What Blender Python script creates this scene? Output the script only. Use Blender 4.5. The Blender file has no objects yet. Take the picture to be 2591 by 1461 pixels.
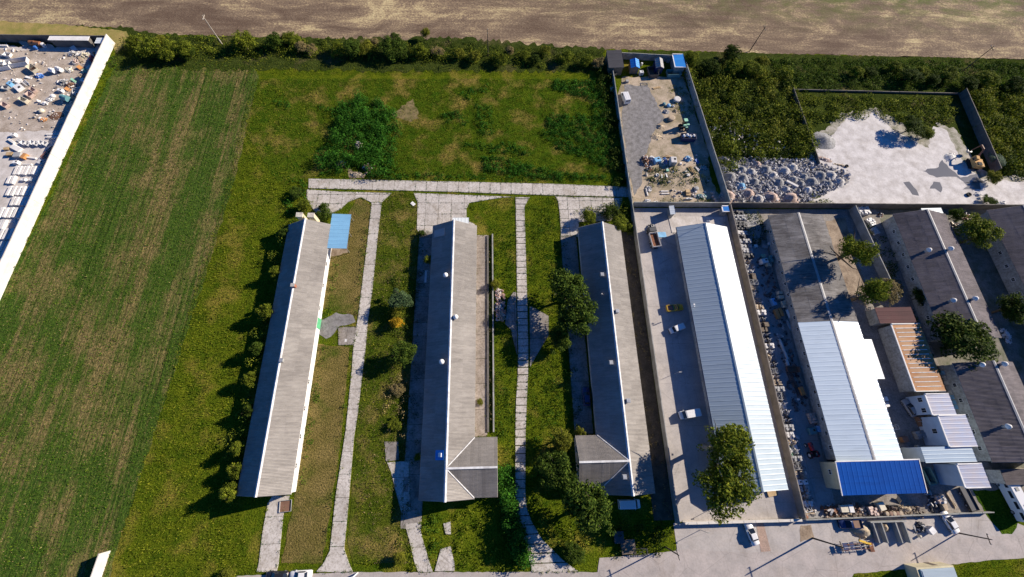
import bpy, math, random
import numpy as np
from mathutils import Vector, Matrix, Euler

random.seed(7)
rng = np.random.default_rng(7)
S = bpy.context.scene
COL = S.collection
# ------------------------------------------------------------------ camera
FPX, IW, IH, CH = 1030.0, 2591.0, 1461.0, 100.0
_Y = np.array([-65., -2751., FPX]); _Y /= np.linalg.norm(_Y)
_X = np.array([25000., -190., FPX]); _X -= _X.dot(_Y) * _Y; _X /= np.linalg.norm(_X)
_Z = np.cross(_X, _Y)
R3 = np.array([_X, _Y, _Z])            # survey of the photo: site axes in camera axes
cam = bpy.data.cameras.new('camera'); camo = bpy.data.objects.new('camera', cam); COL.objects.link(camo)
cam.sensor_width = 36.0; cam.lens = 36.0 * FPX / IW
cam.clip_start = 1.0; cam.clip_end = 4000.0
mw = Matrix.Identity(4)
for i in range(3):
    mw[i][0] = R3[i, 0]; mw[i][1] = -R3[i, 1]; mw[i][2] = -R3[i, 2]
mw[2][3] = CH
camo.matrix_world = mw
S.camera = camo


def W(px, py, z=0.0):
    """site metres of the point that the photograph shows at a pixel, at height z"""
    d = R3 @ np.array([px - IW / 2, py - IH / 2, FPX])
    t = (z - CH) / d[2]
    return (float(d[0] * t), float(d[1] * t))


# ------------------------------------------------------------------ light
SUN_EL, SUN_AZ = math.radians(26.0), math.radians(21.0)       # azimuth: from +X towards +Y
sd = Vector((math.cos(SUN_EL) * math.cos(SUN_AZ), math.cos(SUN_EL) * math.sin(SUN_AZ), math.sin(SUN_EL)))
wd = bpy.data.worlds.new("World"); S.world = wd; wd.use_nodes = True
nt = wd.node_tree
bg = nt.nodes['Background']; bg.inputs['Strength'].default_value = 0.048
sk = nt.nodes.new('ShaderNodeTexSky'); sk.sky_type = 'NISHITA'; sk.sun_disc = False
sk.sun_elevation = SUN_EL; sk.sun_rotation = math.radians(90.0) - SUN_AZ
sk.air_density = 1.0; sk.dust_density = 0.0; sk.ozone_density = 10.0
tn = nt.nodes.new('ShaderNodeMix'); tn.data_type = 'RGBA'; tn.blend_type = 'MULTIPLY'; tn.inputs[0].default_value = 1.0
tn.inputs[7].default_value = (.46, .98, 1.38, 1)      # deep clear-air blue
nt.links.new(sk.outputs[0], tn.inputs[6]); nt.links.new(tn.outputs[2], bg.inputs[0])
sl = bpy.data.lights.new('sun', 'SUN'); sl.energy = 5.0; sl.angle = math.radians(0.5); sl.color = (1.0, 0.89, 0.75)
so = bpy.data.objects.new('sun', sl); COL.objects.link(so)
so.rotation_euler = sd.to_track_quat('Z', 'Y').to_euler(); so.location = (60, 30, 90)
S.view_settings.view_transform = 'Standard'; S.view_settings.look = 'None'
S.view_settings.exposure = 0.75; S.view_settings.gamma = 1.0; S.view_settings.use_curve_mapping = False
S.cycles.max_bounces = 5; S.cycles.diffuse_bounces = 2; S.cycles.glossy_bounces = 2
S.cycles.use_denoising = True

# ------------------------------------------------------------------ materials
MATS = {}


def srgb(r, g, b):
    f = lambda c: ((c / 255 + 0.055) / 1.055) ** 2.4 if c > 10 else c / 255 / 12.92
    return (f(r), f(g), f(b), 1.0)


class NT:
    def __init__(s, name):
        s.m = bpy.data.materials.new(name); s.m.use_nodes = True
        s.t = s.m.node_tree; s.b = s.t.nodes['Principled BSDF']
        s.g = s.t.nodes.new('ShaderNodeNewGeometry'); s.oi = None

    def N(s, typ, **k):
        n = s.t.nodes.new(typ)
        for a, v in k.items(): setattr(n, a, v)
        return n

    def L(s, a, b): s.t.links.new(a, b)

    def pos(s, scale=(1, 1, 1), rot=0.0):
        n = s.N('ShaderNodeMapping'); n.inputs['Scale'].default_value = scale
        n.inputs['Rotation'].default_value = (0, 0, rot)
        s.L(s.g.outputs['Position'], n.inputs['Vector']); return n.outputs[0]

    def noise(s, scale=1.0, vec=None, detail=4, rough=.55, dist=0.0):
        n = s.N('ShaderNodeTexNoise'); n.inputs['Scale'].default_value = scale
        n.inputs['Detail'].default_value = detail; n.inputs['Roughness'].default_value = rough
        n.inputs['Distortion'].default_value = dist
        s.L(vec if vec is not None else s.pos(), n.inputs['Vector']); return n.outputs['Fac']

    def ramp(s, fac, stops):
        n = s.N('ShaderNodeValToRGB'); e = n.color_ramp.elements
        e[0].position, e[0].color = stops[0][0], stops[0][1]
        e[1].position, e[1].color = stops[-1][0], stops[-1][1]
        for p, c in stops[1:-1]:
            x = e.new(p); x.color = c
        s.L(fac, n.inputs[0]); return n.outputs[0]

    def step(s, fac, a, b):
        n = s.N('ShaderNodeMapRange'); n.inputs[1].default_value = a; n.inputs[2].default_value = b
        s.L(fac, n.inputs[0]); return n.outputs[0]

    def mix(s, a, b, fac, mode='MIX'):
        n = s.N('ShaderNodeMix', data_type='RGBA', blend_type=mode)
        for sock, v in ((n.inputs[0], fac), (n.inputs[6], a), (n.inputs[7], b)):
            if isinstance(v, (float, int)): sock.default_value = v
            elif isinstance(v, tuple): sock.default_value = v
            else: s.L(v, sock)
        return n.outputs[2]

    def hsv(s, col, val):
        n = s.N('ShaderNodeHueSaturation'); s.L(col, n.inputs['Color']); s.L(val, n.inputs['Value']); return n.outputs[0]

    def orand(s, lo, hi, island=False):
        if island: src = s.g.outputs['Random Per Island']
        else: src = s.N('ShaderNodeObjectInfo').outputs['Random']
        n = s.N('ShaderNodeMapRange'); n.inputs[3].default_value = lo; n.inputs[4].default_value = hi
        s.L(src, n.inputs[0]); return n.outputs[0]

    def bump(s, fac, strength=.3, dist=.1):
        n = s.N('ShaderNodeBump'); n.inputs['Strength'].default_value = strength; n.inputs['Distance'].default_value = dist
        s.L(fac, n.inputs['Height']); s.L(n.outputs[0], s.b.inputs['Normal'])

    def out(s, col, rough=.85, metal=0.0, spec=.3):
        if isinstance(col, tuple): s.b.inputs['Base Color'].default_value = col
        else: s.L(col, s.b.inputs['Base Color'])
        s.b.inputs['Roughness'].default_value = rough; s.b.inputs['Metallic'].default_value = metal
        s.b.inputs['Specular IOR Level'].default_value = spec
        return s.m


def C(r, g, b, k=1.0): return (r * k, g * k, b * k, 1.0)


def mk(name, c1, c2=None, scale=.8, rough=.85, metal=0., var=0., island=0., bump=0., fine=None, spec=.3, stretch=(1, 1, 1)):
    """general painted / concrete / fabric surface: two tones of wear, optional object variation"""
    if name in MATS: return MATS[name]
    n = NT(name)
    c2 = c2 or tuple(x * .72 for x in c1[:3]) + (1.,)
    f = n.noise(scale, n.pos(stretch), 6, .62)
    col = n.ramp(f, [(.36, c2), (.6, c1)])
    if fine:
        f2 = n.noise(fine, n.pos(), 3, .6)
        col = n.mix(col, n.ramp(f2, [(.3, C(.72, .7, .68)), (.7, C(1.12, 1.12, 1.12))]), 1.0, 'MULTIPLY')
    if var: col = n.hsv(col, n.orand(1 - var, 1 + var))
    if island: col = n.hsv(col, n.orand(1 - island, 1 + island, True))
    if bump: n.bump(f, bump, .05)
    MATS[name] = n.out(col, rough, metal, spec)
    return MATS[name]


def leafmat(name, dark, mid, light, trans=.25):
    if name in MATS: return MATS[name]
    n = NT(name)
    r = n.orand(0, 1, True)
    col = n.ramp(r, [(0., dark), (.5, mid), (1., light)])
    f = n.noise(.5, n.pos(), 3)
    col = n.mix(col, n.ramp(f, [(.35, C(.65, .7, .65)), (.65, C(1.35, 1.3, 1.15))]), 1.0, 'MULTIPLY')
    m = n.out(col, .8, 0, .08)
    tr = n.N('ShaderNodeBsdfTranslucent'); n.L(col, tr.inputs[0])
    ms = n.N('ShaderNodeMixShader'); ms.inputs[0].default_value = trans
    n.L(n.b.outputs[0], ms.inputs[1]); n.L(tr.outputs[0], ms.inputs[2])
    n.L(ms.outputs[0], n.t.nodes['Material Output'].inputs[0])
    MATS[name] = m; return m


# soils and fields
def m_grass(name, g1, g2, dry, dryamt=.5, sc=.35, fine=3.0):
    if name in MATS: return MATS[name]
    n = NT(name)
    a = n.ramp(n.noise(sc, n.pos(), 6, .65), [(.35, g1), (.65, g2)])
    b = n.step(n.noise(sc * .35, n.pos(), 5, .6), dryamt, dryamt + .16)
    col = n.mix(a, dry, b)
    f = n.noise(fine, n.pos(), 4, .7)
    col = n.mix(col, n.ramp(f, [(.34, C(.35, .4, .35)), (.68, C(1.5, 1.45, 1.35))]), 1.0, 'MULTIPLY')
    n.bump(f, .9, .4)
    MATS[name] = n.out(col, 1., 0, .0); return MATS[name]


G_OLIVE = m_grass('meadow_grass', C(.052, .09, .006), C(.125, .15, .010), C(.22, .18, .035), .53)
G_GREEN = m_grass('lush_grass', C(.035, .085, .008), C(.08, .13, .01), C(.14, .15, .03), .62)
G_DRY = m_grass('dry_lawn', C(.14, .115, .035), C(.21, .16, .06), C(.07, .095, .014), .52, .3)
G_DARK = m_grass('scrub_floor', C(.03, .045, .01), C(.06, .08, .018), C(.12, .10, .05), .55)


def m_crop():
    n = NT('stubble_rows')
    rows = n.noise(1.0, n.pos((1.1, .03, 1), math.radians(.5)), 5, .7)
    broad = n.noise(1.0, n.pos((.16, .02, 1)), 4, .6)
    patch = n.noise(.09, n.pos(), 5, .6)
    green = n.ramp(n.noise(1.6, n.pos(), 4, .7), [(.3, C(.025, .065, .008)), (.7, C(.085, .13, .018))])
    tan = n.ramp(n.noise(2.2, n.pos((1, .5, 1)), 4, .7), [(.3, C(.11, .09, .035)), (.7, C(.29, .215, .09))])
    s1 = n.N('ShaderNodeMath', operation='ADD'); n.L(rows, s1.inputs[0]); n.L(patch, s1.inputs[1])
    s2 = n.N('ShaderNodeMath', operation='ADD'); n.L(s1.outputs[0], s2.inputs[0]); n.L(broad, s2.inputs[1])
    col = n.mix(green, tan, n.step(s2.outputs[0], 1.43, 1.70))
    tr = n.noise(1.0, n.pos((2.4, .012, 1), math.radians(.5)), 3, .5)
    col = n.mix(col, n.ramp(tr, [(.36, C(.45, .5, .4)), (.44, C(1, 1, 1)), (.6, C(1, 1, 1)), (.68, C(1.3, 1.25, 1.1))]), .85, 'MULTIPLY')
    f = n.noise(3.2, n.pos((1.0, .45, 1)), 4, .75)
    col = n.mix(col, n.ramp(f, [(.34, C(.3, .34, .28)), (.64, C(1.4, 1.38, 1.3))]), 1.0, 'MULTIPLY')
    n.bump(f, .7, .3)
    return n.out(col, .95, 0, .1)


def m_plough():
    n = NT('harvested_soil')
    st = n.noise(1.0, n.pos((.05, .55, 1), math.radians(-1.5)), 6, .65)
    bl = n.noise(.045, n.pos((.8, 1.5, 1)), 7, .72, .9)
    fn = n.noise(1.3, n.pos((1, 1.6, 1)), 5, .75)
    s0 = n.N('ShaderNodeMath', operation='MULTIPLY'); n.L(st, s0.inputs[0]); s0.inputs[1].default_value = .55
    s1 = n.N('ShaderNodeMath', operation='MULTIPLY_ADD'); n.L(bl, s1.inputs[0]); s1.inputs[1].default_value = 1.5; n.L(s0.outputs[0], s1.inputs[2])
    s2 = n.N('ShaderNodeMath', operation='ADD'); n.L(s1.outputs[0], s2.inputs[0]); n.L(fn, s2.inputs[1])
    col = n.ramp(n.step(s2.outputs[0], 1.30, 1.80), [(0., C(.13, .088, .06)), (.42, C(.20, .145, .098)), (.64, C(.30, .22, .135)), (.85, C(.46, .36, .2)), (1., C(.54, .44, .24))])
    gx = n.N('ShaderNodeSeparateXYZ'); n.L(n.g.outputs['Position'], gx.inputs[0])
    east = n.step(gx.outputs[0], -10, 120); north = n.step(gx.outputs[1], 132, 152)
    mm = n.N('ShaderNodeMath', operation='MULTIPLY'); n.L(east, mm.inputs[0]); n.L(north, mm.inputs[1])
    gp = n.step(n.noise(.12, n.pos((1, 2, 1), .6), 5, .7), .42, .62)
    m2 = n.N('ShaderNodeMath', operation='MULTIPLY'); n.L(mm.outputs[0], m2.inputs[0]); n.L(gp, m2.inputs[1])
    col = n.mix(col, C(.12, .13, .04), m2.outputs[0])
    n.bump(fn, .7, .25)
    return n.out(col, .95, 0, .1)


def m_conc(name, c1, c2, var=.07, crack=.5, gl=0):
    if name in MATS: return MATS[name]
    n = NT(name)
    col = n.ramp(n.noise(.35, n.pos(), 7, .65), [(.3, c2), (.62, c1)])
    f = n.noise(2.5, n.pos(), 5, .7)
    col = n.mix(col, n.ramp(f, [(.3, C(.6, .57, .53)), (.56, C(1.06, 1.06, 1.06))]), 1.0 if var > .05 else .35, 'MULTIPLY')
    st = n.step(n.noise(.16 if var < .05 else .22, n.pos(), 6, .7, .5), .52, .66)
    col = n.mix(col, C(.74, .70, .64) if var > .05 else C(.86, .84, .81), n.mix(C(0, 0, 0), C(.8, .8, .8), st), 'MULTIPLY')
    v = n.N('ShaderNodeTexVoronoi', feature='DISTANCE_TO_EDGE'); v.inputs['Scale'].default_value = .16
    dv = n.N('ShaderNodeMixRGB'); dv.inputs[0].default_value = .02
    n.L(n.pos(), dv.inputs[1]); n.L(n.noise(.8, n.pos(), 4), dv.inputs[2]); n.L(n.pos(), v.inputs['Vector'])
    cr = n.step(v.outputs['Distance'], 0.0, .012)
    cc = n.mix(tuple(x * (1 - crack) for x in (1, 1, 1)) + (1.,), C(1, 1, 1), cr)
    col = n.mix(col, cc, .6, 'MULTIPLY')
    if var: col = n.hsv(col, n.orand(1 - var, 1 + var))
    n.bump(f, .25, .03)
    MATS[name] = n.out(col, .9, 0, .2); return MATS[name]


CONC = m_conc('old_concrete', C(.56, .52, .475), C(.42, .385, .34), .07)
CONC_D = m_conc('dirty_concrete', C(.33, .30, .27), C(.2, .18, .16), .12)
CONC_Y = m_conc('yard_concrete', C(.47, .43, .40), C(.36, .335, .32), .03, .3)
CONC_L = m_conc('pale_yard', C(.60, .56, .53), C(.42, .38, .34), .03, .15)
ASPH = m_conc('worn_asphalt', C(.46, .41, .38), C(.34, .31, .29), 0, .35)
CHALK = m_conc('chalk_yard', C(.66, .63, .61), C(.42, .39, .37), 0, .1)
GRAVEL = mk('grey_gravel', C(.26, .25, .25), C(.15, .145, .14), .8, fine=5.0, bump=.4)
SOIL = mk('bare_soil', C(.36, .28, .2), C(.17, .12, .08), .35, fine=3.0, bump=.4)
SAND = mk('sand', C(.5, .42, .3), C(.38, .3, .2), .8, fine=4.0)
JOINT = mk('weedy_joint', C(.10, .10, .04), C(.05, .045, .025), 1.2, fine=3.0)
CROP = m_crop(); PLOUGH = m_plough()
WATER = NT('puddle_water').out(C(.17, .165, .16), .08, 0, .5)

# building surfaces
def m_roof(name, c1, c2, streak=.7, rough=.8, var=.085, metal=0., spec=.3, big=.12):
    if name in MATS: return MATS[name]
    n = NT(name)
    a = n.noise(big, n.pos((1, 1, 1)), 5, .6)
    st = n.noise(1.0, n.pos((.35, 2.4, 1)), 5, .65)
    s1 = n.N('ShaderNodeMath', operation='ADD'); n.L(a, s1.inputs[0]); n.L(st, s1.inputs[1])
    col = n.ramp(n.step(s1.outputs[0], .75, 1.22), [(0., c2), (1., c1)])
    if streak:
        f = n.noise(3.0, n.pos((1, 3, 1)), 4, .7)
        col = n.mix(col, n.ramp(f, [(.3, C(.8, .79, .78)), (.65, C(1.05, 1.05, 1.05))]), streak, 'MULTIPLY')
    if streak > .5:
        ms = n.step(n.noise(.55, n.pos((.6, 1.6, 1)), 6, .75), .60, .74)
        col = n.mix(col, C(.1, .09, .07), n.mix(C(0, 0, 0), C(.45, .45, .45), ms))
    elif streak:
        dr = n.step(n.noise(.5, n.pos((.25, 3.2, 1)), 5, .7), .52, .72)
        col = n.mix(col, tuple(v * .72 for v in c2[:3]) + (1.,), n.mix(C(0, 0, 0), C(.55, .55, .55), dr))
    if var: col = n.hsv(col, n.orand(1 - var, 1 + var))
    MATS[name] = n.out(col, rough, metal, spec); return MATS[name]


ROOF_TAN = m_roof('fibre_cement_beige', C(.34, .315, .285), C(.235, .215, .195))
ROOF_WEATHER = m_roof('fibre_cement_weathered', C(.30, .285, .27), C(.10, .09, .085), 1.0, big=.2, var=.16)
ROOF_PLUM = m_roof('fibre_cement_plum_grey', C(.19, .165, .17), C(.09, .078, .084), .9, var=.14)
ROOF_WHITE = m_roof('white_coated_metal', C(.39, .47, .52), C(.355, .43, .475), .15, .45, .02, spec=.5)  # white coating; sky blue of the shaded west slope is tinted into it
ROOF_PALE = m_roof('pale_coated_metal', C(.70, .74, .74), C(.62, .66, .67), .2, .45, .03, spec=.5)
ROOF_BLUE = m_roof('blue_coated_metal', C(.0, .068, .34), C(.0, .058, .3), .3, .6, .03, spec=.08)
ROOF_SKY = m_roof('pale_blue_metal', C(.20, .42, .62), C(.17, .36, .55), .3, .5, .03, spec=.4)
ROOF_BRIGHT = m_roof('bright_blue_metal', C(.02, .25, .68), C(.02, .2, .6), .3, .5, .03)
ROOF_RUST = m_roof('rusty_sheet', C(.40, .165, .05), C(.42, .26, .14), .6, .7, .16, big=.3)
ROOF_MIX = m_roof('tinted_grey_sheet', C(.46, .42, .44), C(.36, .42, .58), .5, .5, .06, big=.3)
ROOF_RED = m_roof('red_brown_felt', C(.115, .05, .05), C(.085, .042, .042), .8, .9)
ROOF_DARK = m_roof('dark_felt', C(.06, .06, .068), C(.04, .04, .048), .8, .8)
ROOF_GREY = m_roof('grey_sheet', C(.42, .41, .39), C(.3, .29, .28), .6, .7)
WHITE = mk('white_paint', C(.8, .78, .75), C(.68, .66, .62), .6)
RIDGE = mk('ridge_white', C(.74, .74, .73), C(.5, .49, .48), .9)
PLASTER = mk('cream_plaster', C(.62, .58, .5), C(.48, .44, .37), .5, fine=2.0)
PLASTER_G = mk('grey_plaster', C(.42, .42, .4), C(.3, .3, .28), .5, fine=2.0)
BEIGE = mk('beige_render', C(.6, .54, .36), C(.5, .44, .29), .5)
GLASS = NT('dark_glass').out(C(.015, .02, .028), .12, 0, .6)
BLACK = mk('rubber_black', C(.022, .022, .024), C(.012, .012, .012), 2.)
STEEL = mk('galvanised_steel', C(.5, .51, .52), C(.36, .37, .38), 1.5, .45, .5)
PW_WHITE = mk('white_panel', C(.66, .62, .56), C(.57, .53, .47), .5, var=.035)
PW_GREY = mk('concrete_panel', C(.34, .34, .32), C(.24, .24, .22), .6, var=.08)
PW_DARK = mk('dark_panel', C(.16, .145, .13), C(.11, .10, .09), .6, var=.08)
BRICK = mk('old_brick', C(.42, .17, .10), C(.28, .11, .07), 2., fine=8.)
BARK = mk('bark', C(.11, .085, .06), C(.07, .05, .035), 2.)
TREEB = mk('pale_bark', C(.3, .27, .22), C(.2, .17, .14), 2.)
WOOD = mk('sawn_wood', C(.5, .36, .2), C(.36, .25, .13), 1.5, var=.1, island=.18)
WOOD_D = mk('old_wood', C(.2, .16, .12), C(.12, .095, .07), 1.5, island=.2)
RUST = mk('rust', C(.22, .09, .045), C(.12, .05, .03), 1.5, island=.25)
POLE_M = mk('pole_concrete', C(.3, .28, .25), C(.2, .18, .16), 1.)
POLE_D = mk('pole_tarred_wood', C(.085, .065, .05), C(.05, .04, .03), 1.)

PAL = {
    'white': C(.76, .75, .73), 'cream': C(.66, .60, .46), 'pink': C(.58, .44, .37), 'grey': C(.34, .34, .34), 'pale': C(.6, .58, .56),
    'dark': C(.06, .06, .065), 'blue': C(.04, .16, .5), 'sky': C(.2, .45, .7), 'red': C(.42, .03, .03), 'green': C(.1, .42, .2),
    'brown': C(.22, .12, .075), 'orange': C(.55, .26, .09), 'yellow': C(.72, .45, .03), 'teal': C(.12, .28, .3), 'rust': C(.26, .11, .05),
    'tan': C(.44, .34, .23), 'navy': C(.015, .03, .11), 'black': C(.02, .02, .022), 'lime': C(.2, .7, .2), 'mint': C(.3, .6, .42), 'wood': C(.5, .36, .2)}


def pm(k, rough=.6, island=.12):
    return mk('paint_' + k + ('' if rough == .6 else '_glossy'), PAL[k], tuple(x * .78 for x in PAL[k][:3]) + (1.,), 1.2, rough, var=.05, island=island if rough == .6 else 0, spec=.5)


def car_paint(k):
    n = 'carpaint_' + k
    if n in MATS: return MATS[n]
    t = NT(n); m = t.out(PAL[k], .3, 0, .5); t.b.inputs['Coat Weight'].default_value = .3
    MATS[n] = m; return m


# ------------------------------------------------------------------ mesh helpers
class M:
    def __init__(s): s.v = []; s.f = []

    def add(s, vs, fs, T=None):
        o = len(s.v)
        for v in vs:
            v = Vector(v)
            s.v.append(tuple(T @ v) if T is not None else tuple(v))
        s.f += [tuple(i + o for i in f) for f in fs]; return s

    def box(s, c, d, T=None, rz=0., tilt=(0, 0)):
        x, y, z = (k / 2 for k in d)
        vs = [(-x, -y, -z), (x, -y, -z), (x, y, -z), (-x, y, -z), (-x, -y, z), (x, -y, z), (x, y, z), (-x, y, z)]
        L = Matrix.Translation(c) @ Euler((tilt[0], tilt[1], rz)).to_matrix().to_4x4()
        if T is not None: L = T @ L
        return s.add(vs, [(3, 2, 1, 0), (4, 5, 6, 7), (0, 1, 5, 4), (1, 2, 6, 5), (2, 3, 7, 6), (3, 0, 4, 7)], L)

    def cyl(s, a, b, r0, r1=None, n=10, cap=True):
        r1 = r0 if r1 is None else r1
        a, b = Vector(a), Vector(b); q = (b - a).to_track_quat('Z', 'Y').to_matrix()
        vs = []
        for p, r in ((a, r0), (b, r1)):
            for i in range(n):
                t = 2 * math.pi * i / n
                vs.append(p + q @ Vector((r * math.cos(t), r * math.sin(t), 0)))
        fs = [(i, (i + 1) % n, n + (i + 1) % n, n + i) for i in range(n)]
        if cap: fs += [tuple(range(n - 1, -1, -1)), tuple(range(n, 2 * n))]
        return s.add(vs, fs)

    def lathe(s, prof, c=(0, 0, 0), n=12):
        vs = []; k = len(prof)
        for i in range(n):
            t = 2 * math.pi * i / n
            for r, z in prof: vs.append((c[0] + r * math.cos(t), c[1] + r * math.sin(t), c[2] + z))
        fs = []
        for i in range(n):
            j = (i + 1) % n
            for a in range(k - 1): fs.append((i * k + a, j * k + a, j * k + a + 1, i * k + a + 1))
        fs.append(tuple(i * k + k - 1 for i in range(n)))
        return s.add(vs, fs)

    def loft(s, secs):
        """secs: (x, half width bottom, z0, half width mid, zmid, half width top, z1)"""
        vs = []
        for x, wb, z0, wm, zm, wt, z1 in secs:
            vs += [(x, -wb, z0), (x, wb, z0), (x, wm, zm), (x, wt, z1), (x, -wt, z1), (x, -wm, zm)]
        fs = []
        for i in range(len(secs) - 1):
            for j in range(6):
                k = (j + 1) % 6
                fs.append((i * 6 + j, i * 6 + k, (i + 1) * 6 + k, (i + 1) * 6 + j))
        fs.append((5, 4, 3, 2, 1, 0)); o = (len(secs) - 1) * 6
        fs.append(tuple(o + j for j in range(6)))
        return s.add(vs, fs)

    def prism(s, poly, z0, z1):
        n = len(poly)
        a = sum(poly[i][0] * poly[(i + 1) % n][1] - poly[(i + 1) % n][0] * poly[i][1] for i in range(n))
        if a < 0: poly = poly[::-1]
        vs = [(p[0], p[1], z0) for p in poly] + [(p[0], p[1], z1) for p in poly]
        fs = [tuple(range(n - 1, -1, -1)), tuple(range(n, 2 * n))] + [(i, (i + 1) % n, n + (i + 1) % n, n + i) for i in range(n)]
        return s.add(vs, fs)

    def mesh(s, name, mat=None, smooth=False):
        me = bpy.data.meshes.new(name); me.from_pydata(s.v, [], s.f); me.update()
        if mat: me.materials.append(mat)
        if smooth: me.polygons.foreach_set('use_smooth', [True] * len(me.polygons))
        return me


def link(name, me, parent=None, loc=(0, 0, 0), rot=None, mat4=None):
    o = bpy.data.objects.new(name, me); COL.objects.link(o)
    if parent is not None: o.parent = parent
    if mat4 is not None: o.matrix_local = mat4
    else:
        o.location = loc
        if rot is not None: o.rotation_euler = rot
    return o


def part(name, m, mat, parent, smooth=False, label=None):
    o = link(name, m.mesh(name, mat, smooth), parent)
    if label: o['label'] = label
    return o


def tag(o, label, cat, group=None, kind=None):
    if label: o['label'] = label
    if cat: o['category'] = cat
    if group: o['group'] = group
    if kind: o['kind'] = kind
    return o


def thing(name, label, cat, loc=(0, 0, 0), rz=0., group=None):
    o = bpy.data.objects.new(name, None); COL.objects.link(o); o.empty_display_size = .5
    o.location = loc; o.rotation_euler = (0, 0, rz)
    return tag(o, label, cat, group)


def solo(name, m, mat, label, cat, loc=(0, 0, 0), rz=0., group=None, smooth=False):
    o = link(name, m.mesh(name, mat, smooth), None, loc, (0, 0, rz)); return tag(o, label, cat, group)


def copy_tree(o, parent=None):
    c = o.copy(); COL.objects.link(c)
    if parent is not None: c.parent = parent
    for ch in o.children: copy_tree(ch, c)
    return c


def npmesh(name, V, F, mat):
    """V (n,3), F (m,k) numpy"""
    me = bpy.data.meshes.new(name); k = F.shape[1]
    me.vertices.add(len(V)); me.vertices.foreach_set('co', V.astype(np.float32).ravel())
    me.loops.add(F.size); me.loops.foreach_set('vertex_index', F.astype(np.int32).ravel())
    me.polygons.add(len(F)); me.polygons.foreach_set('loop_start', np.arange(0, F.size, k, dtype=np.int32))
    me.polygons.foreach_set('loop_total', np.full(len(F), k, dtype=np.int32))
    me.update(calc_edges=True); me.materials.append(mat); return me


# ------------------------------------------------------------------ polygons
def wp(pts, z=0.): return [W(x, y, z) for x, y in pts]


def rect(x0, y0, x1, y1): return [(x0, y0), (x1, y0), (x1, y1), (x0, y1)]


def inpoly(P, poly):
    x, y = P[:, 0], P[:, 1]; r = np.zeros(len(P), bool); n = len(poly)
    for i in range(n):
        x1, y1 = poly[i]; x2, y2 = poly[(i + 1) % n]
        c = ((y1 > y) != (y2 > y)) & (x < (x2 - x1) * (y - y1) / (y2 - y1 + 1e-12) + x1)
        r ^= c
    return r


def clip_rect(poly, x0, y0, x1, y1):
    def clip(p, f, g):
        out = []
        for i in range(len(p)):
            a, b = p[i - 1], p[i]; fa, fb = f(a), f(b)
            if fb >= 0:
                if fa < 0: out.append(g(a, b, fa, fb))
                out.append(b)
            elif fa >= 0: out.append(g(a, b, fa, fb))
        return out
    g = lambda a, b, fa, fb: (a[0] + (b[0] - a[0]) * fa / (fa - fb), a[1] + (b[1] - a[1]) * fa / (fa - fb))
    for f in (lambda p: p[0] - x0, lambda p: x1 - p[0], lambda p: p[1] - y0, lambda p: y1 - p[1]):
        poly = clip(poly, f, g)
        if len(poly) < 3: return []
    return poly


def area(p): return abs(sum(p[i - 1][0] * p[i][1] - p[i][0] * p[i - 1][1] for i in range(len(p)))) / 2


def rough_edge(poly, step=1.2, amp=.35):
    """break straight edges of natural surfaces"""
    out = []; n = len(poly)
    for i in range(n):
        a, b = np.array(poly[i]), np.array(poly[(i + 1) % n]); L = np.linalg.norm(b - a); k = max(1, int(L / step))
        nn = np.array([-(b - a)[1], (b - a)[0]]) / (L + 1e-9)
        for j in range(k):
            p = a + (b - a) * j / k + nn * (random.uniform(-amp, amp) if j else 0); out.append((p[0], p[1]))
    return out


from mathutils.geometry import tessellate_polygon
JOINTS = []
EDGES = []
BLOCK = []          # footprints where no grass grows


def sheet(name, poly, z, mat, rough=0., block=False, kind='structure', ztop=None):
    if rough: poly = rough_edge(poly, 1.0, rough)
    t = tessellate_polygon([[Vector((p[0], p[1], 0)) for p in poly]])
    m = M(); m.v = [(p[0], p[1], z) for p in poly]
    a = 0
    for f in t:
        p = [poly[i] for i in f]
        cr = (p[1][0] - p[0][0]) * (p[2][1] - p[0][1]) - (p[2][0] - p[0][0]) * (p[1][1] - p[0][1])
        m.f.append(tuple(f) if cr > 0 else tuple(f[::-1]))
    o = link(name, m.mesh(name, mat)); o['kind'] = kind
    if block: BLOCK.append(poly)
    return o


def slabs(name, poly, cx, cy, mat, z=.02, gap=.03, jit=.05, x0=None, y0=None, base=JOINT, th=.09, miss=0.):
    """concrete road: a weedy bed with each slab laid on it"""
    root = sheet(name, poly, z, base, block=True); EDGES.append(poly)
    xs = [p[0] for p in poly]; ys = [p[1] for p in poly]
    x0 = min(xs) if x0 is None else x0; y0 = min(ys) if y0 is None else y0
    X = x0
    while X < max(xs):
        Yv = y0 + random.uniform(-.1, .1) * cy * 0
        while Yv < max(ys):
            g = gap * random.uniform(.5, 1.8)
            c = clip_rect(poly, X + g, Yv + g, X + cx - g, Yv + cy - g)
            if len(c) >= 3 and area(c) > .3 and random.random() >= miss:
                c = [p for i, p in enumerate(c) if math.dist(p, c[i - 1]) > .01]
                h = z + th + random.uniform(-.25, .25) * jit
                if len(c) >= 3:
                    JOINTS.append(c)
                    part('slab', M().prism(c, z - .05, h), mat, root)
            Yv += cy
        X += cx
    return root


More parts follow.
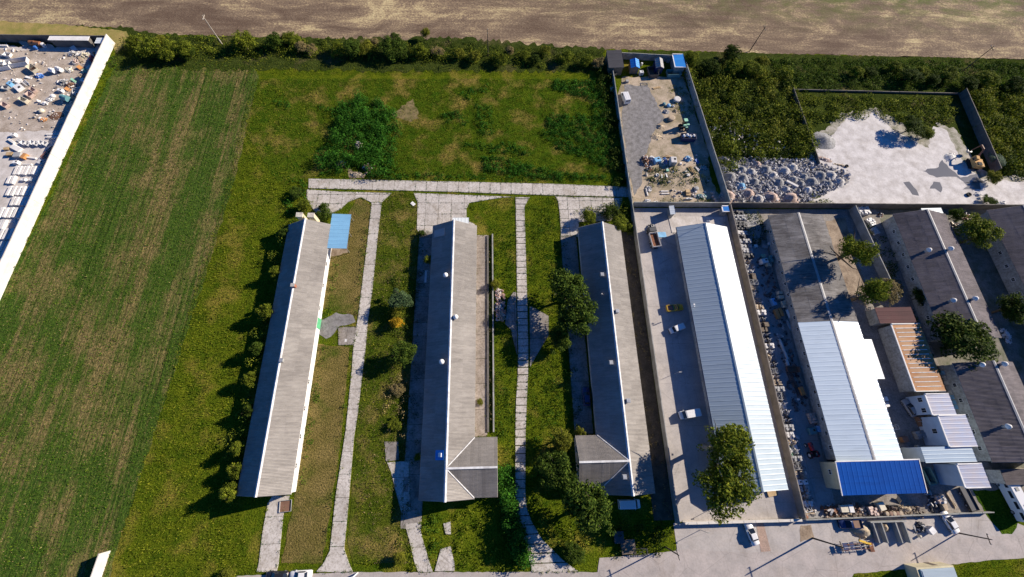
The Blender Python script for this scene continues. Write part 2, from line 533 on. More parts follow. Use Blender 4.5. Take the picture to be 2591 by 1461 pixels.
# ------------------------------------------------------------------ GROUND
sheet('ground', rect(-900, -700, 900, 1500), -.02, G_OLIVE)
sheet('ploughed_field', [(-900, 131), (-123, 130.5), (-110, 127.6), (-59, 127.2), (-30, 126.4), (-12, 128.5), (0, 126), (14, 124.2), (61, 124.2), (110, 123.4), (190, 122.6), (900, 120), (900, 1400), (-900, 1400)], .02, PLOUGH, .35, True)
sheet('stubble_field', wp([(300, 150), (640, 165), (655, 200), (598, 440), (520, 700), (292, 1400), (265, 1520), (-300, 1520), (-300, 1100), (0, 757)]), .02, CROP, .3)
sheet('verge_grass', [(-900, 120), (-122, 122), (-121, 113), (-75, 112.5), (38, 114), (38, 124.4), (-12, 128.4), (-59, 127), (-110, 127.6), (-122, 130.5), (-900, 131)], .03, G_DARK, 1.1)
sheet('dry_verge', wp([(-300, 38), (0, 54), (150, 62), (320, 80), (328, 92), (318, 112), (296, 135), (280, 104), (0, 95), (-300, 95)]), .04, mk('dry_verge_grass', C(.36, .27, .09), C(.24, .22, .05), .3, fine=3.), .3)
sheet('scrub_ground', [(67, 62.5), (66, 121.5), (46, 122.5), (46, 124), (110, 123.2), (260, 122.5), (260, 62.5)], .02, G_DARK, .2)
sheet('left_yard_ground', [(-200, 36), (-122.9, 36), (-122.4, 123.2), (-200, 122.7)], .02, CONC_L, block=True)
sheet('left_yard_dirt', wp([(-200, 120), (150, 130), (250, 150), (150, 330), (-200, 345)]), .03, mk('yard_dirt', C(.5, .43, .36), C(.33, .27, .21), .3, fine=2.5), .3)
# home meadow tints
sheet('east_meadow', wp([(655, 200), (1535, 200), (1560, 450), (790, 448), (700, 460), (620, 330)]), .03, m_grass('yellow_green_meadow', C(.036, .08, .006), C(.085, .12, .009), C(.24, .18, .05), .50), .3)
sheet('mown_lawn', wp([(835, 630), (905, 500), (940, 520), (905, 800), (815, 780), (826, 700)]), .03, G_DRY, .2)
sheet('mown_lawn', wp([(805, 870), (885, 880), (865, 1100), (843, 1250), (815, 1425), (712, 1425), (745, 1260), (785, 1000)]), .03, G_DRY, .2)
sheet('grass_island', wp([(1000, 485), (1047, 490), (1057, 513), (1055, 581), (1060, 700), (1050, 900), (1040, 1100), (1055, 1425), (893, 1427), (880, 1370), (903, 1080), (925, 870), (945, 700), (965, 520)]), .03, m_grass('mixed_grass', C(.048, .08, .008), C(.10, .12, .014), C(.24, .18, .06), .5), .15)
sheet('bare_earth', wp([(840, 560), (880, 575), (880, 640), (838, 650)]), .045, SOIL, .2)
sheet('bare_earth', wp([(990, 290), (1045, 250), (1060, 300), (1040, 310)]), .045, mk('thin_earth', C(.25, .19, .09), C(.14, .12, .04), .6, fine=3.), .5)
sheet('bare_earth', wp([(880, 425), (910, 445), (935, 430), (920, 452), (885, 452)]), .045, SOIL, .3)

# concrete tracks
slabs('concrete_track', wp([(781, 453), (1140, 460), (1400, 466), (1590, 474), (1590, 499), (1400, 495), (1140, 486), (781, 477)]), 3.05, 5.7, CONC, y0=65.0)
slabs('concrete_apron', wp([(777, 480), (861, 486), (991, 489), (967, 512), (940, 513), (912, 500), (880, 512), (862, 530), (838, 541), (800, 540), (785, 520), (776, 500)]), 3.4, 3.1, CONC, gap=.045)
L1 = [(941, 512), (932.6, 589), (916, 725), (904.6, 814), (894, 883), (890.6, 936), (875, 1090), (850, 1253), (835, 1394), (818, 1427), (800, 1447)]
R1 = [(893, 1447), (883.6, 1427), (871, 1389), (881, 1284), (896, 1105), (904.6, 1051), (916, 957), (924, 893), (931, 814), (943, 730), (955.5, 602), (966, 513)]
slabs('concrete_drive', wp(L1 + R1), 20, 4.6, CONC, gap=.035, z=.03)
slabs('concrete_pad', wp([(856, 827), (903, 826), (903, 857), (893, 873), (857, 874)]), 2.4, 4.6, CONC_D)
sheet('gravel_patch', wp([(805, 818), (850, 791), (893, 798), (900, 815), (860, 825), (845, 845), (825, 858), (806, 845)]), .05, GRAVEL, .25, True)
slabs('concrete_path', wp([(690, 1255), (735, 1255), (719, 1289), (714, 1332), (705, 1427), (700, 1447), (650, 1447), (655, 1427), (665, 1345), (678, 1274)]), 20, 5.0, CONC, z=.03)
slabs('concrete_apron', wp([(1047, 489), (1300, 499), (1271, 500), (1187, 514), (1180, 530), (1181, 556), (1205, 571), (1205, 600), (1066, 600), (1055, 581), (1057, 513)]), 3.6, 3.6, CONC, gap=.035)
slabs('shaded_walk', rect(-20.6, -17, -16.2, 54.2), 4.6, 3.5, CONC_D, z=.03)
slabs('side_walk', rect(-5.2, 1.1, -2.1, 53.2), 3.3, 6.0, m_conc('stained_concrete', C(.36, .31, .27), C(.22, .19, .16), .1), z=.03)
CL = [(1304, 500), (1305, 523), (1308, 725), (1311, 885), (1310, 949), (1306, 1013), (1304, 1090), (1304, 1243), (1305, 1294), (1319, 1345), (1330, 1390), (1343, 1428), (1345, 1447)]
CR = [(1465, 1447), (1425, 1418), (1372, 1365), (1345, 1320), (1333, 1287), (1329, 1243), (1330, 1090), (1333, 1013), (1336, 949), (1337, 885), (1333, 725), (1327, 523), (1340, 500)]
slabs('slab_path', wp(CL + CR), 40, 1.78, CONC, gap=.075, x0=-5., jit=.12, base=mk('mossy_gap', C(.06, .065, .02), C(.03, .03, .012), 1.))
slabs('slab_bay', wp([(1299, 740), (1306, 740), (1309, 900), (1303, 880), (1293, 835), (1278, 820), (1285, 760)]), 2.5, 2.2, CONC_D, z=.05)
slabs('slab_bay', wp([(1340, 775), (1352, 780), (1388, 800), (1388, 850), (1375, 870), (1352, 910), (1341, 930)]), 3.0, 3.6, CONC_D, z=.05)
slabs('concrete_apron', wp([(1405, 498), (1575, 502), (1572, 522), (1545, 560), (1465, 562), (1462, 600), (1420, 600), (1416, 540), (1412, 510)]), 3.4, 2.9, CONC, gap=.04)
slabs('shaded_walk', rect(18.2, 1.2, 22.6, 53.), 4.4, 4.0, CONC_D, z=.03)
slabs('concrete_pad', wp([(973, 1118), (1008, 1118), (1010, 1164), (977, 1168)]), 5, 5, CONC_D, z=.05)
slabs('concrete_path', wp([(980, 1171), (1010, 1168), (1034, 1168), (1038, 1290), (1057, 1305), (1068, 1360), (1088, 1427), (1095, 1447), (1058, 1447), (1050, 1427), (1034, 1360), (1014, 1290), (1003, 1250), (990, 1195)]), 5, 4.5, CONC, z=.04)
slabs('concrete_pad', wp([(1122, 1325), (1140, 1320), (1141, 1352), (1128, 1352)]), 5, 5, CONC, z=.05)
slabs('concrete_pad', wp([(1105, 1427), (1115, 1390), (1140, 1382), (1150, 1427), (1150, 1445), (1100, 1445)]), 5, 5, CONC, z=.05)
# street and yards
sheet('street', wp([(600, 1457), (900, 1448), (1512, 1448), (1517, 1412), (1640, 1402), (1735, 1390), (1900, 1399), (2120, 1388), (2260, 1377), (2591, 1352), (2900, 1330), (2900, 1400), (2591, 1412), (2500, 1418), (2400, 1430), (2160, 1452), (2100, 1560), (500, 1560)]), .04, ASPH, .08, True)
slabs('yard_paving', rect(39.6, -17.4, 66.9, 61.8), 6.8, 9.9, CONC_Y, z=.02, gap=.012, th=.03, jit=.0)
sheet('forecourt', [(38.5, -25.6), (112, -25.6), (126, -24), (112, -17.6), (38.5, -17.6)], .03, CONC_Y, block=True)
slabs('yard_paving', rect(67.3, -17.5, 76., 61.4), 4.4, 8., m_conc('blue_grey_concrete', C(.36, .35, .34), C(.27, .265, .26), .04, .3), z=.02, gap=.015, th=.03, jit=0.)
sheet('yard_floor', [(91, 61.4), (76, 61.4), (76, -17.5), (112, -17.6), (117, -14), (113, 5), (112, 61.4)], .03, CONC_D, block=True)
sheet('farm_ground', [(112, 61.4), (113, 5), (117, -14), (126, -24), (240, -20), (240, 61.4)], .02, mk('yard_mix', C(.22, .2, .17), C(.1, .11, .06), .3, fine=2.5), block=True)
sheet('grass_patch', wp([(2460, 1240), (2560, 1240), (2591, 1300), (2560, 1352), (2535, 1352), (2500, 1310)]), .05, G_GREEN, .2)
sheet('soil_patch', wp([(2090, 560), (2140, 550), (2160, 640), (2185, 700), (2195, 780), (2150, 760), (2115, 660)]), .05, SOIL, .3)
sheet('soil_patch', wp([(2025, 1330), (2052, 1328), (2060, 1360), (2025, 1372)]), .05, SOIL, .2)
sheet('brick_strip', wp([(1912, 1318), (1930, 1318), (1950, 1395), (1925, 1397)]), .055, mk('brick_paving', C(.42, .3, .24), C(.34, .25, .2), 1.5, fine=6.))
sheet('rust_stain', wp([(1750, 552), (1790, 552), (1795, 566), (1770, 572), (1748, 562)]), .07, SOIL, .2)
slabs('paved_corner', wp([(1690, 548), (1835, 550), (1835, 590), (1700, 590)]), 8, 9, CONC_L, z=.055)
# north-east yards
sheet('gravel_track', wp([(1580, 215), (1640, 220), (1680, 300), (1650, 340), (1632, 400), (1622, 470), (1605, 495), (1590, 430), (1572, 300)]), .05, GRAVEL, .3, True)
sheet('dirt_yard', wp([(1575, 195), (1730, 195), (1790, 380), (1800, 460), (1830, 515), (1602, 515), (1560, 250)]), .035, mk('tan_dirt', C(.48, .39, .29), C(.24, .2, .12), .25, fine=2.5), .3)
sheet('dusty_margin', wp([(2030, 430), (2045, 370), (2095, 320), (2130, 285), (2215, 272), (2275, 310), (2350, 355), (2375, 310), (2420, 330), (2460, 400), (2500, 445), (2591, 448), (2760, 455), (2760, 521), (2020, 521), (2040, 480)]), .03, mk('dusty_soil', C(.4, .37, .32), C(.16, .16, .1), .5, fine=2.5), .8)
sheet('chalk_yard', wp([(2040, 410), (2060, 380), (2110, 340), (2140, 300), (2215, 285), (2260, 330), (2350, 375), (2362, 320), (2395, 330), (2430, 400), (2480, 455), (2591, 460), (2750, 470), (2750, 521), (2110, 519), (2050, 505), (2120, 470)]), .04, CHALK, .4, True)
sheet('puddle', wp([(2333, 433), (2375, 423), (2384, 405), (2400, 425), (2430, 450), (2470, 440), (2490, 462), (2440, 462), (2420, 448), (2370, 450)]), .055, WATER, .3)
sheet('puddle', wp([(2285, 462), (2300, 460), (2318, 480), (2325, 496), (2308, 493), (2295, 475)]), .055, WATER, .2)
sheet('puddle', wp([(2352, 478), (2362, 460), (2378, 462), (2384, 476), (2380, 488), (2366, 478)]), .055, WATER, .2)
sheet('puddle', wp([(2438, 462), (2478, 460), (2482, 480), (2436, 480), (2448, 472)]), .055, WATER, .2)


# ------------------------------------------------------------------ BUILDINGS
SHEETS = {}


def sheet_mesh(w, L, kind, mat):
    key = (round(w, 3), round(L, 3), kind, mat.name)
    if key in SHEETS: return SHEETS[key]
    m = M(); n = 8 if kind == 'wave' else 6
    top, bot = [], []
    for i in range(n + 1):
        x = -w / 2 + w * i / n * 1.0
        if kind == 'wave': z = .045 * (1 if i % 2 else -1)
        elif kind == 'rib': z = .03 if i in (0, n) else 0.
        else: z = .0
        top.append((x, z))
    for x, z in top: m.v += [(x, 0, z + .05), (x, -L, z + .05)]
    for i in range(n): m.f.append((2 * i + 1, 2 * i + 3, 2 * i + 2, 2 * i))
    o = len(m.v); m.v += [(-w / 2, 0, -.02), (-w / 2, -L, -.02), (w / 2, -L, -.02), (w / 2, 0, -.02)]
    m.f += [(o, o + 3, o + 2, o + 1), (1, o + 1, o + 2, 2 * n + 1), (0, 1, o + 1, o)[::-1], (2 * n, 2 * n + 1, o + 2, o + 3), (0, 2 * n, o + 3, o)]
    me = m.mesh('roof_sheet', mat); SHEETS[key] = me; return me


def lay_sheets(parent, p_ridge0, p_ridge1, down, L, n, rows, kind, mat, clipf=None, name='roof_sheet'):
    """sheets hang from the ridge line; down = unit vector down the slope"""
    a, b = Vector(p_ridge0), Vector(p_ridge1); d = (b - a); w = d.length / n; ex = d.normalized()
    ey = -Vector(down).normalized(); ez = ex.cross(ey)
    if ez.z < 0: ex = -ex; ez = ex.cross(ey)
    for i in range(n):
        for r in range(rows):
            sub = L / rows
            c = a + d * ((i + .5) / n) + Vector(down) * (sub * r)
            if clipf and not clipf(c, sub): continue
            me = sheet_mesh(w * 1.0 - .012, sub + (.04 if r < rows - 1 else 0), kind, mat)
            lift = random.uniform(0, .018) + .012 * (rows - r)
            T = Matrix.Identity(4)
            for k in range(3): T[k][0], T[k][1], T[k][2] = ex[k], ey[k], ez[k]
            T.translation = c + ez * lift
            link(name, me, parent, mat4=T)


WINM = {}


def window(parent, x, y, z, w, h, nx, ny, frame=None, name='window'):
    key = (w, h)
    frame = frame or WHITE
    if key not in WINM:
        m = M(); t = .08
        m.box((0, 0, h / 2 - t / 2), (w, .1, t)).box((0, 0, -h / 2 + t / 2), (w, .14, t)).box((-w / 2 + t / 2, 0, 0), (t, .1, h - 2 * t)).box((w / 2 - t / 2, 0, 0), (t, .1, h - 2 * t)).box((0, 0, 0), (.05, .09, h - 2 * t))
        WINM[key] = (m.mesh('window', frame), M().box((0, .0, 0), (w - .17, .04, h - .17)).mesh('pane', GLASS))
    a = math.atan2(ny, nx) - math.pi / 2
    o = link(name, WINM[key][0], parent, (x + nx * .02, y + ny * .02, z), (0, 0, a))
    link('pane', WINM[key][1], o)
    return o


def gable(name, label, x0, x1, y0, y1, he, hr, rmat, wmat, xr=None, sheets=58, rows=1, kind='wave', group=None, over=.45, cat='building', wl=(), wr=(), cap=RIDGE, dx=.25, rmat2=None, split=None, wsize=(1.1, .8), wz=1.9):
    xr = (x0 + x1) / 2 if xr is None else xr
    cy = (y0 + y1) / 2; L = y1 - y0
    t = thing(name, label, cat, (xr, cy, 0), 0, group)
    l, r = x0 - xr, x1 - xr; h = L / 2
    wx0, wx1 = l + over, r - over; wy = h - dx
    zl = he - .12 + (hr - he) * over / -l; zr = he - .12 + (hr - he) * over / r; zc = hr - .12
    m = M()
    vs = [(wx0, -wy, 0), (wx1, -wy, 0), (wx1, -wy, zr), (0, -wy, zc), (wx0, -wy, zl)]
    vs += [(a, wy, c) for a, b, c in vs]
    m.add(vs, [(0, 1, 2, 3, 4), (9, 8, 7, 6, 5), (0, 5, 6, 1), (1, 6, 7, 2), (2, 7, 8, 3), (3, 8, 9, 4), (4, 9, 5, 0)])
    part('wall', m, wmat, t)
    for side, ex in ((0, l), (1, r)):
        sl = math.hypot(ex, hr - he); dn = Vector((ex, 0, he - hr)).normalized()
        if split is None:
            lay_sheets(t, (0, -h, hr), (0, h, hr), dn, sl, sheets, rows, kind, rmat)
        else:
            ys = split - cy; na = max(1, round(sheets * (ys + h) / L))
            lay_sheets(t, (0, -h, hr), (0, ys, hr), dn, sl, na, 1, 'rib', rmat2)
            lay_sheets(t, (0, ys, hr), (0, h, hr), dn, sl, sheets - na, rows, kind, rmat)
        # fascia board
        part('fascia', M().box((ex, 0, he - .06), (.06, L, .14)), wmat, t)
    m = M(); sl = math.atan2(hr - he, x1 - xr)
    for sx in (-1, 1): m.box((sx * .16, 0, hr + .09), (.36, L + .1, .04), tilt=(0, sx * sl))
    part('ridge_cap', m, cap, t)
    for yy in wl: window(t, wx0, yy - cy, wz, wsize[0], wsize[1], -1, 0)
    for yy in wr: window(t, wx1, yy - cy, wz, wsize[0], wsize[1], 1, 0)
    BLOCK.append(rect(x0, y0, x1, y1))
    t['_ridge'] = 0; del t['_ridge']
    return t


def cap_vent(parent, x, y, z, r=.38, h=.9, mat=None):
    mat = mat or STEEL
    v = part('vent', M().cyl((x, y, z - .5), (x, y, z + h * .6), r * .7, n=12), mat, parent)
    part('vent_cap', M().lathe([(r * 1.25, h * .55), (r * 1.2, h * .68), (r * .8, h * .9), (r * .25, h)], (x, y, z), 14), WHITE, v, True)


def box_vent(parent, x, y, z, s=.95, h=1.0):
    v = part('vent', M().box((x, y, z + h / 2 - .5), (s * .82, s * .82, h + .4)), PLASTER_G, parent)
    part('vent_cap', M().box((x, y, z + h * .78), (s, s * 1.05, .12)).box((x, y, z + h * .86), (s * .8, s * .84, .06)), STEEL, v)


HR, HE = 6.2, 3.2
A = gable('farm_hall', 'westernmost long hall of the fenced plot, beige roof and white east wall', -54.3, -43.2, -9.5, 54.8, HE, HR, ROOF_TAN, WHITE, -48.8, 58, 2, wr=[-4, 2, 8, 14, 32, 38, 44], wl=[0, 8, 16, 24, 32, 40])
cy = 22.65
for i, (px, py) in enumerate([(761, 549), (790, 550)]):
    x, y = W(px, py, 5.0)
    c = part('chimney', M().box((x + 48.8, y - cy + .1, 2.9), (1.5, 1.1, 5.8)), BEIGE, A, label='square cream chimney at the north gable')
    part('chimney_cap', M().box((x + 48.8, y - cy + .1, 5.87), (1.7, 1.3, .14)), PLASTER, c)
x, y = W(741, 722, 7.0); c = part('chimney', M().box((x + 48.8, y - cy, 6.4), (.8, .7, 1.5)), BRICK, A, label='small brick chimney on the ridge')
part('chimney_cap', M().box((x + 48.8, y - cy, 7.19), (.95, .85, .08)), PLASTER_G, c)
x, y = W(710, 911, 6.8); box_vent(A, x + 48.8, y - cy, 6.1, .8, .7)
x, y = -43.65, 28.
dr = part('door', M().box((x + 48.8 + .04, W(803, 822)[1] - cy, 1.1), (.08, 2.6, 2.2)), pm('green'), A, label='green door in the white wall')
part('handle', M().box((x + 48.8 + .1, W(803, 822)[1] - cy + 1., 1.05), (.05, .1, .16)), STEEL, dr)
cn = thing('canopy', 'pale blue metal canopy leaning on the east side of the westernmost hall', 'canopy', (-41, 52.9, 0))
lay_sheets(cn, (-2.4, -5.1, 3.3), (-2.4, 5.1, 3.3), Vector((4.9, 0, -.35)).normalized(), 4.9, 9, 1, 'rib', ROOF_SKY)
for sx, sy in ((2.2, -4.8), (2.2, 0), (2.2, 4.8)): part('post', M().cyl((sx, sy, 0), (sx, sy, 2.95), .07, n=8), STEEL, cn)
part('rail', M().box((2.3, 0, 2.9), (.1, 10.1, .12)), STEEL, cn)

B = gable('farm_hall', 'middle long hall of the fenced plot, with a gabled wing on its east side', -16.5, -4.8, -11.4, 54.4, HE, HR, ROOF_TAN, PLASTER, -10.65, 60, 2, wl=[-6, 0, 6, 12, 18, 24, 30, 36, 42])
Cb = gable('farm_hall', 'easternmost long hall of the fenced plot, with a wing at its southwest corner', 22.6, 34.2, -11.3, 53.8, HE, HR, ROOF_TAN, PLASTER, 28.45, 60, 2, wl=[6, 12, 18, 24, 30, 36, 42])


def wing(parent, ox, oy, side, xe, ya, yb, ridge_to):
    """cross gable: ridge along X at the main ridge's height, valleys on the main slope"""
    yr = (ya + yb) / 2; hw = (yb - ya) / 2
    X0 = ridge_to - ox; X1 = xe - ox
    n = 13; w = (X1 - X0) / n
    pitch = math.atan2(HR - HE, hw)
    me = {}
    halfmain = 5.8
    for s in (-1, 1):
        for i in range(n):
            xc = X0 + w * (i + .5)
            # the sheet only runs down to the valley line
            frac = min(1.0, (abs(xc) + .25) / halfmain)
            L = math.hypot(hw, HR - HE) * frac
            mm = sheet_mesh(abs(w) - .012, round(L, 2), 'wave', ROOF_GREYTAN)
            ex = Vector((1, 0, 0)); ey = Vector((0, -s * math.cos(pitch), math.sin(pitch))); ez = ex.cross(ey)
            if ez.z < 0: ex = -ex; ez = ex.cross(ey)
            T = Matrix.Identity(4)
            for k in range(3): T[k][0], T[k][1], T[k][2] = ex[k], ey[k], ez[k]
            T.translation = Vector((xc, yr - oy, HR + .05)) + ez * random.uniform(.0, .02)
            link('roof_sheet', mm, parent, mat4=T)
        a = Vector((X0, yr - oy, HR + .14)); b = Vector((side * halfmain, yr - oy + s * hw, HE + .16))
        part('valley_flashing', M().cyl(a, b, .13, n=6), RIDGE, parent)
    part('wing_ridge_cap', M().box(((X0 + X1) / 2, yr - oy, HR + .17), (abs(X1 - X0), .42, .05)), RIDGE, parent)
    wx = X1 - side * .4; x_in = side * (halfmain - .8)
    m = M(); a, b = ya - oy + .4, yb - oy - .4; c = yr - oy
    vs = [(wx, a, 0), (wx, b, 0), (wx, b, HE), (wx, c, HR - .2), (wx, a, HE)]; vs += [(x_in, q[1], q[2]) for q in vs]
    m.add(vs, [(0, 1, 2, 3, 4), (9, 8, 7, 6, 5), (0, 5, 6, 1), (1, 6, 7, 2), (2, 7, 8, 3), (3, 8, 9, 4), (4, 9, 5, 0)])
    part('wing_wall', m, PLASTER, parent)
    for yy in (c - 2.5, c + 2.5): window(parent, wx, yy, 1.9, 1.4, 1.2, side, 0)
    BLOCK.append(rect(min(xe, ridge_to), ya, max(xe, ridge_to), yb))


ROOF_GREYTAN = m_roof('fibre_cement_grey', C(.30, .275, .25), C(.2, .185, .17), 1., var=.12)
wing(B, -10.65, 21.5, 1, .2, -11.1, .9, -10.65)
wing(Cb, 28.45, 21.25, -1, 17.6, -9.9, .8, 28.45)
for px, py in [(1127, 695), (1117, 915), (1153, 802)]:
    x, y = W(px, py, 6.4); x += 10.65; cap_vent(B, x, y - 21.5, HR - abs(x) * .52, .5, 1.3)
x, y = W(1112, 1152, 5.8); x += 10.65
sk1 = part('skylight', M().box((x, y - 21.5, HR - abs(x) * .52 + .16), (2.1, 2.0, .12), tilt=(0, -.48)), ROOF_BRIGHT, B)
part('hatch', M().box((x + .1, y - 21.5, HR - abs(x) * .52 + .35), (.7, .8, .3), tilt=(0, -.48)), WHITE, sk1)
x, y = W(1113, 584, 5.); x += 10.65
part('skylight', M().box((x - .2, y - 21.5 - .3, HR - abs(x - .2) * .517 + .16), (3.2, 2.2, .06), tilt=(0, -.477)), ROOF_GREY, B, label='pale corner panel of the dark slope')
cn = thing('canopy', 'small pale translucent canopy over the north door of the middle hall', 'canopy', (-9.2, 56.1, 0))
lay_sheets(cn, (-2.2, -1.4, 2.6), (2.2, -1.4, 2.6), Vector((0, 2.6, -.2)).normalized(), 2.6, 5, 1, 'rib', ROOF_PALE)
for sx in (-2, 2): part('post', M().cyl((sx, 1., 0), (sx, 1., 2.4), .05, n=8), STEEL, cn)
for px, py in [(1524, 694), (1547, 917), (1562, 787), (1590, 1014), (1581, 1207)]:
    x, y = W(px, py, 6.4); x -= 28.45; box_vent(Cb, x, y - 21.25, HR - abs(x) * .52, .9, 1.1)
x, y = W(1523, 744, 5.8); x -= 28.45; part('roof_pipe', M().cyl((x, y - 21.25, 4.5), (x, y - 21.25, HR - abs(x) * .5 + .7), .12, n=8), WHITE, Cb)

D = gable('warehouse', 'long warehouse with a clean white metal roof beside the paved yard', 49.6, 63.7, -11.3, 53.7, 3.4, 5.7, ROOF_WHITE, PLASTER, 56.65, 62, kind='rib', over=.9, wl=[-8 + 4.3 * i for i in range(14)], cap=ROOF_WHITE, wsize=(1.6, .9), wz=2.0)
part('antenna', M().cyl((0, 32.2, 5.), (0, 32.2, 7.6), .06, n=6).box((0, 32.2, 7.3), (1.2, .06, .06)), WHITE, D)
for i, yy in enumerate((-2, 12, 27, 41)):
    dd = part('door', M().box((-6.19, yy - 21.2 + 2, 1.3), (.08, 2.4, 2.6)), pm('grey'), D)
part('gutter', M().box((-7.12, 0, 3.3), (.14, 65, .12)), pm('navy'), D)
part('wall_lamp', M().cyl((-6.9, 10.5 - 21.2 + 20, 3.7), (-6.9, 10.5 - 21.2 + 20, 4.9), .12, n=8).box((-6.9, 19.8 - 10, 4.9), (.35, .35, .15)), WHITE, D)

Eb = gable('warehouse', 'long hall with a weathered dark roof in the north and white metal in the south', 75.8, 91.4, -5.9, 57.1, 4.0, 5.2, ROOF_WEATHER, PLASTER_G, 83.65, 56, rows=2, over=.8, wl=[-3 + 3.1 * i for i in range(19)], cap=pm('grey'), rmat2=m_roof('white_sheet', C(.60, .70, .78), C(.55, .65, .73), .1, .35, .01, spec=.6), split=26.2, wsize=(.9, .9), wz=2.4)  # southern sheets are white, sky reflection of the west slope put into their colour
m = M(); m.box((92.9 - 83.65, 17 - 25.6, 1.5), (2.6, 9.5, 3.0)); part('annex', m, PLASTER, Eb)
part('annex_roof', M().box((92.9 - 83.65, 17 - 25.6, 3.12), (2.9, 9.8, .14), tilt=(0, .06)), ROOF_PALE, Eb)

bl = thing('blue_roofed_shed', 'cream shed with a deep blue metal roof at the end of the white hall', 'shed', (83.9, -9.3, 0))
lay_sheets(bl, (-9.6, 3.4, 5.6), (9.4, 3.4, 5.6), Vector((0, -6.6, -.7)).normalized(), 6.7, 17, 1, 'rib', ROOF_BLUE)
part('wall', M().add([(-9.1, -2.2, 0), (9, -2.2, 0), (9, 3.2, 0), (-9.1, 3.2, 0), (-9.1, -2.2, 4.85), (9, -2.2, 4.85), (9, 3.2, 5.42), (-9.1, 3.2, 5.42)], [(3, 2, 1, 0), (4, 5, 6, 7), (0, 1, 5, 4), (1, 2, 6, 5), (2, 3, 7, 6), (3, 0, 4, 7)]), BEIGE, bl)
part('roof_edge', M().box((0, 3.5, 5.62), (19.2, .22, .2)).box((-9.65, .1, 5.3), (.16, 6.9, .2), tilt=(.105, 0)).box((9.45, .1, 5.3), (.16, 6.9, .2), tilt=(.105, 0)), WHITE, bl)
for xx in (-6, -1, 4): part('door', M().box((xx, -2.25, 1.5), (3, .08, 3.)), pm('grey'), bl)
window(bl, -9.1, 1.2, 2.6, 1.1, .8, -1, 0)
BLOCK.append(rect(74, -12.8, 93.5, -5.9))

Fs = gable('farm_hall', 'southern plum grey hall nearer the street, beyond the largest dark tree', 111.7, 127.2, -7, 15.5, 4.2, 6.6, ROOF_PLUM, PLASTER_G, 119.4, 20, rows=3, over=.6, wl=[-4 + 3.6 * i for i in range(5)], cap=pm('grey'), wsize=(1.0, .9), wz=2.3)
Fb = gable('farm_hall', 'northern plum grey hall with a windowed west wall, behind the largest dark tree', 111.7, 127.2, 21.5, 57.3, 4.2, 6.6, ROOF_PLUM, PLASTER_G, 119.4, 32, rows=3, over=.6, wl=[24 + 3.6 * i for i in range(9)], cap=pm('grey'), wsize=(1.0, .9), wz=2.3)
for px, py in [(2368, 625), (2414, 626), (2430, 755), (2480, 752), (2501, 914), (2552, 911), (2572, 1079)]:
    x, y = W(px, py, 8.2); x -= 119.4; cap_vent(*((Fb, x, y - 39.4) if y > 21 else (Fs, x, min(y, 14.6) - 4.25)), 6.6 - abs(x) * .31, .5, 1.7)
Gb = gable('farm_hall', 'last long plum grey hall at the right edge of the view', 140, 155.5, -7, 58.5, 4.2, 6.8, ROOF_PLUM, PLASTER_G, 147.8, 56, rows=2, over=.6, wl=[30 + 4. * i for i in range(7)], cap=pm('grey'), wsize=(1.0, .9), wz=2.3)


WHITE_BLUE_SHADE = mk('white_render_blue_shade', C(.5, .6, .7), C(.42, .52, .62), .6)  # white walls, the blue of their shade mixed into the colour


def flat_shed(name, label, corners, h, rmat, wmat, n=6, drop=.25, cat='shed', kind='rib', edge=None, group=None, win=(), seams=False):
    """single slope shed from the four roof corners seen in the photo (NW, NE, SE, SW)"""
    P = [W(x, y, h) for x, y in corners]
    cx = sum(p[0] for p in P) / 4; cyy = sum(p[1] for p in P) / 4
    # squared up footprint
    x0 = (P[0][0] + P[3][0]) / 2 - cx; x1 = (P[1][0] + P[2][0]) / 2 - cx
    y1 = (P[0][1] + P[1][1]) / 2 - cyy; y0 = (P[2][1] + P[3][1]) / 2 - cyy
    t = thing(name, label, cat, (cx, cyy, 0), 0, group)
    z1, z0 = h + drop / 2, h - drop / 2; wv = y1 - y0
    ins = .2
    part('wall', M().add([(x0 + ins, y0 + ins, 0), (x1 - ins, y0 + ins, 0), (x1 - ins, y1 - ins, 0), (x0 + ins, y1 - ins, 0), (x0 + ins, y0 + ins, z0 - .05), (x1 - ins, y0 + ins, z1 - .05), (x1 - ins, y1 - ins, z1 - .05), (x0 + ins, y1 - ins, z0 - .05)],
                         [(3, 2, 1, 0), (4, 5, 6, 7), (0, 1, 5, 4), (1, 2, 6, 5), (2, 3, 7, 6), (3, 0, 4, 7)]), wmat, t)
    lay_sheets(t, (x1, y0, z1), (x1, y1, z1), Vector((x0 - x1, 0, z0 - z1)).normalized(), math.hypot(x1 - x0, z1 - z0), n, 1, kind, rmat)
    if seams:
        for i in range(1, n): part('roof_seam', M().box((0, y0 + (y1 - y0) * i / n, h + .1), ((x1 - x0) * .8, .16, .05), tilt=(0, -math.atan2(drop, x1 - x0))), RIDGE, t)
    if edge:
        part('roof_edge', M().box((x0, 0, z0 + .06), (.28, wv + .2, .2)).box((0, y1, h + .08), (x1 - x0, .26, .2)).box((0, y0, h + .08), (x1 - x0, .2, .16)), edge, t)
    for wy_, wz_ in win: window(t, x0 + ins, wy_, wz_, 1.1, 1.2, -1, 0)
    BLOCK.append(rect(x0 + cx, y0 + cyy, x1 + cx, y1 + cyy))
    return t


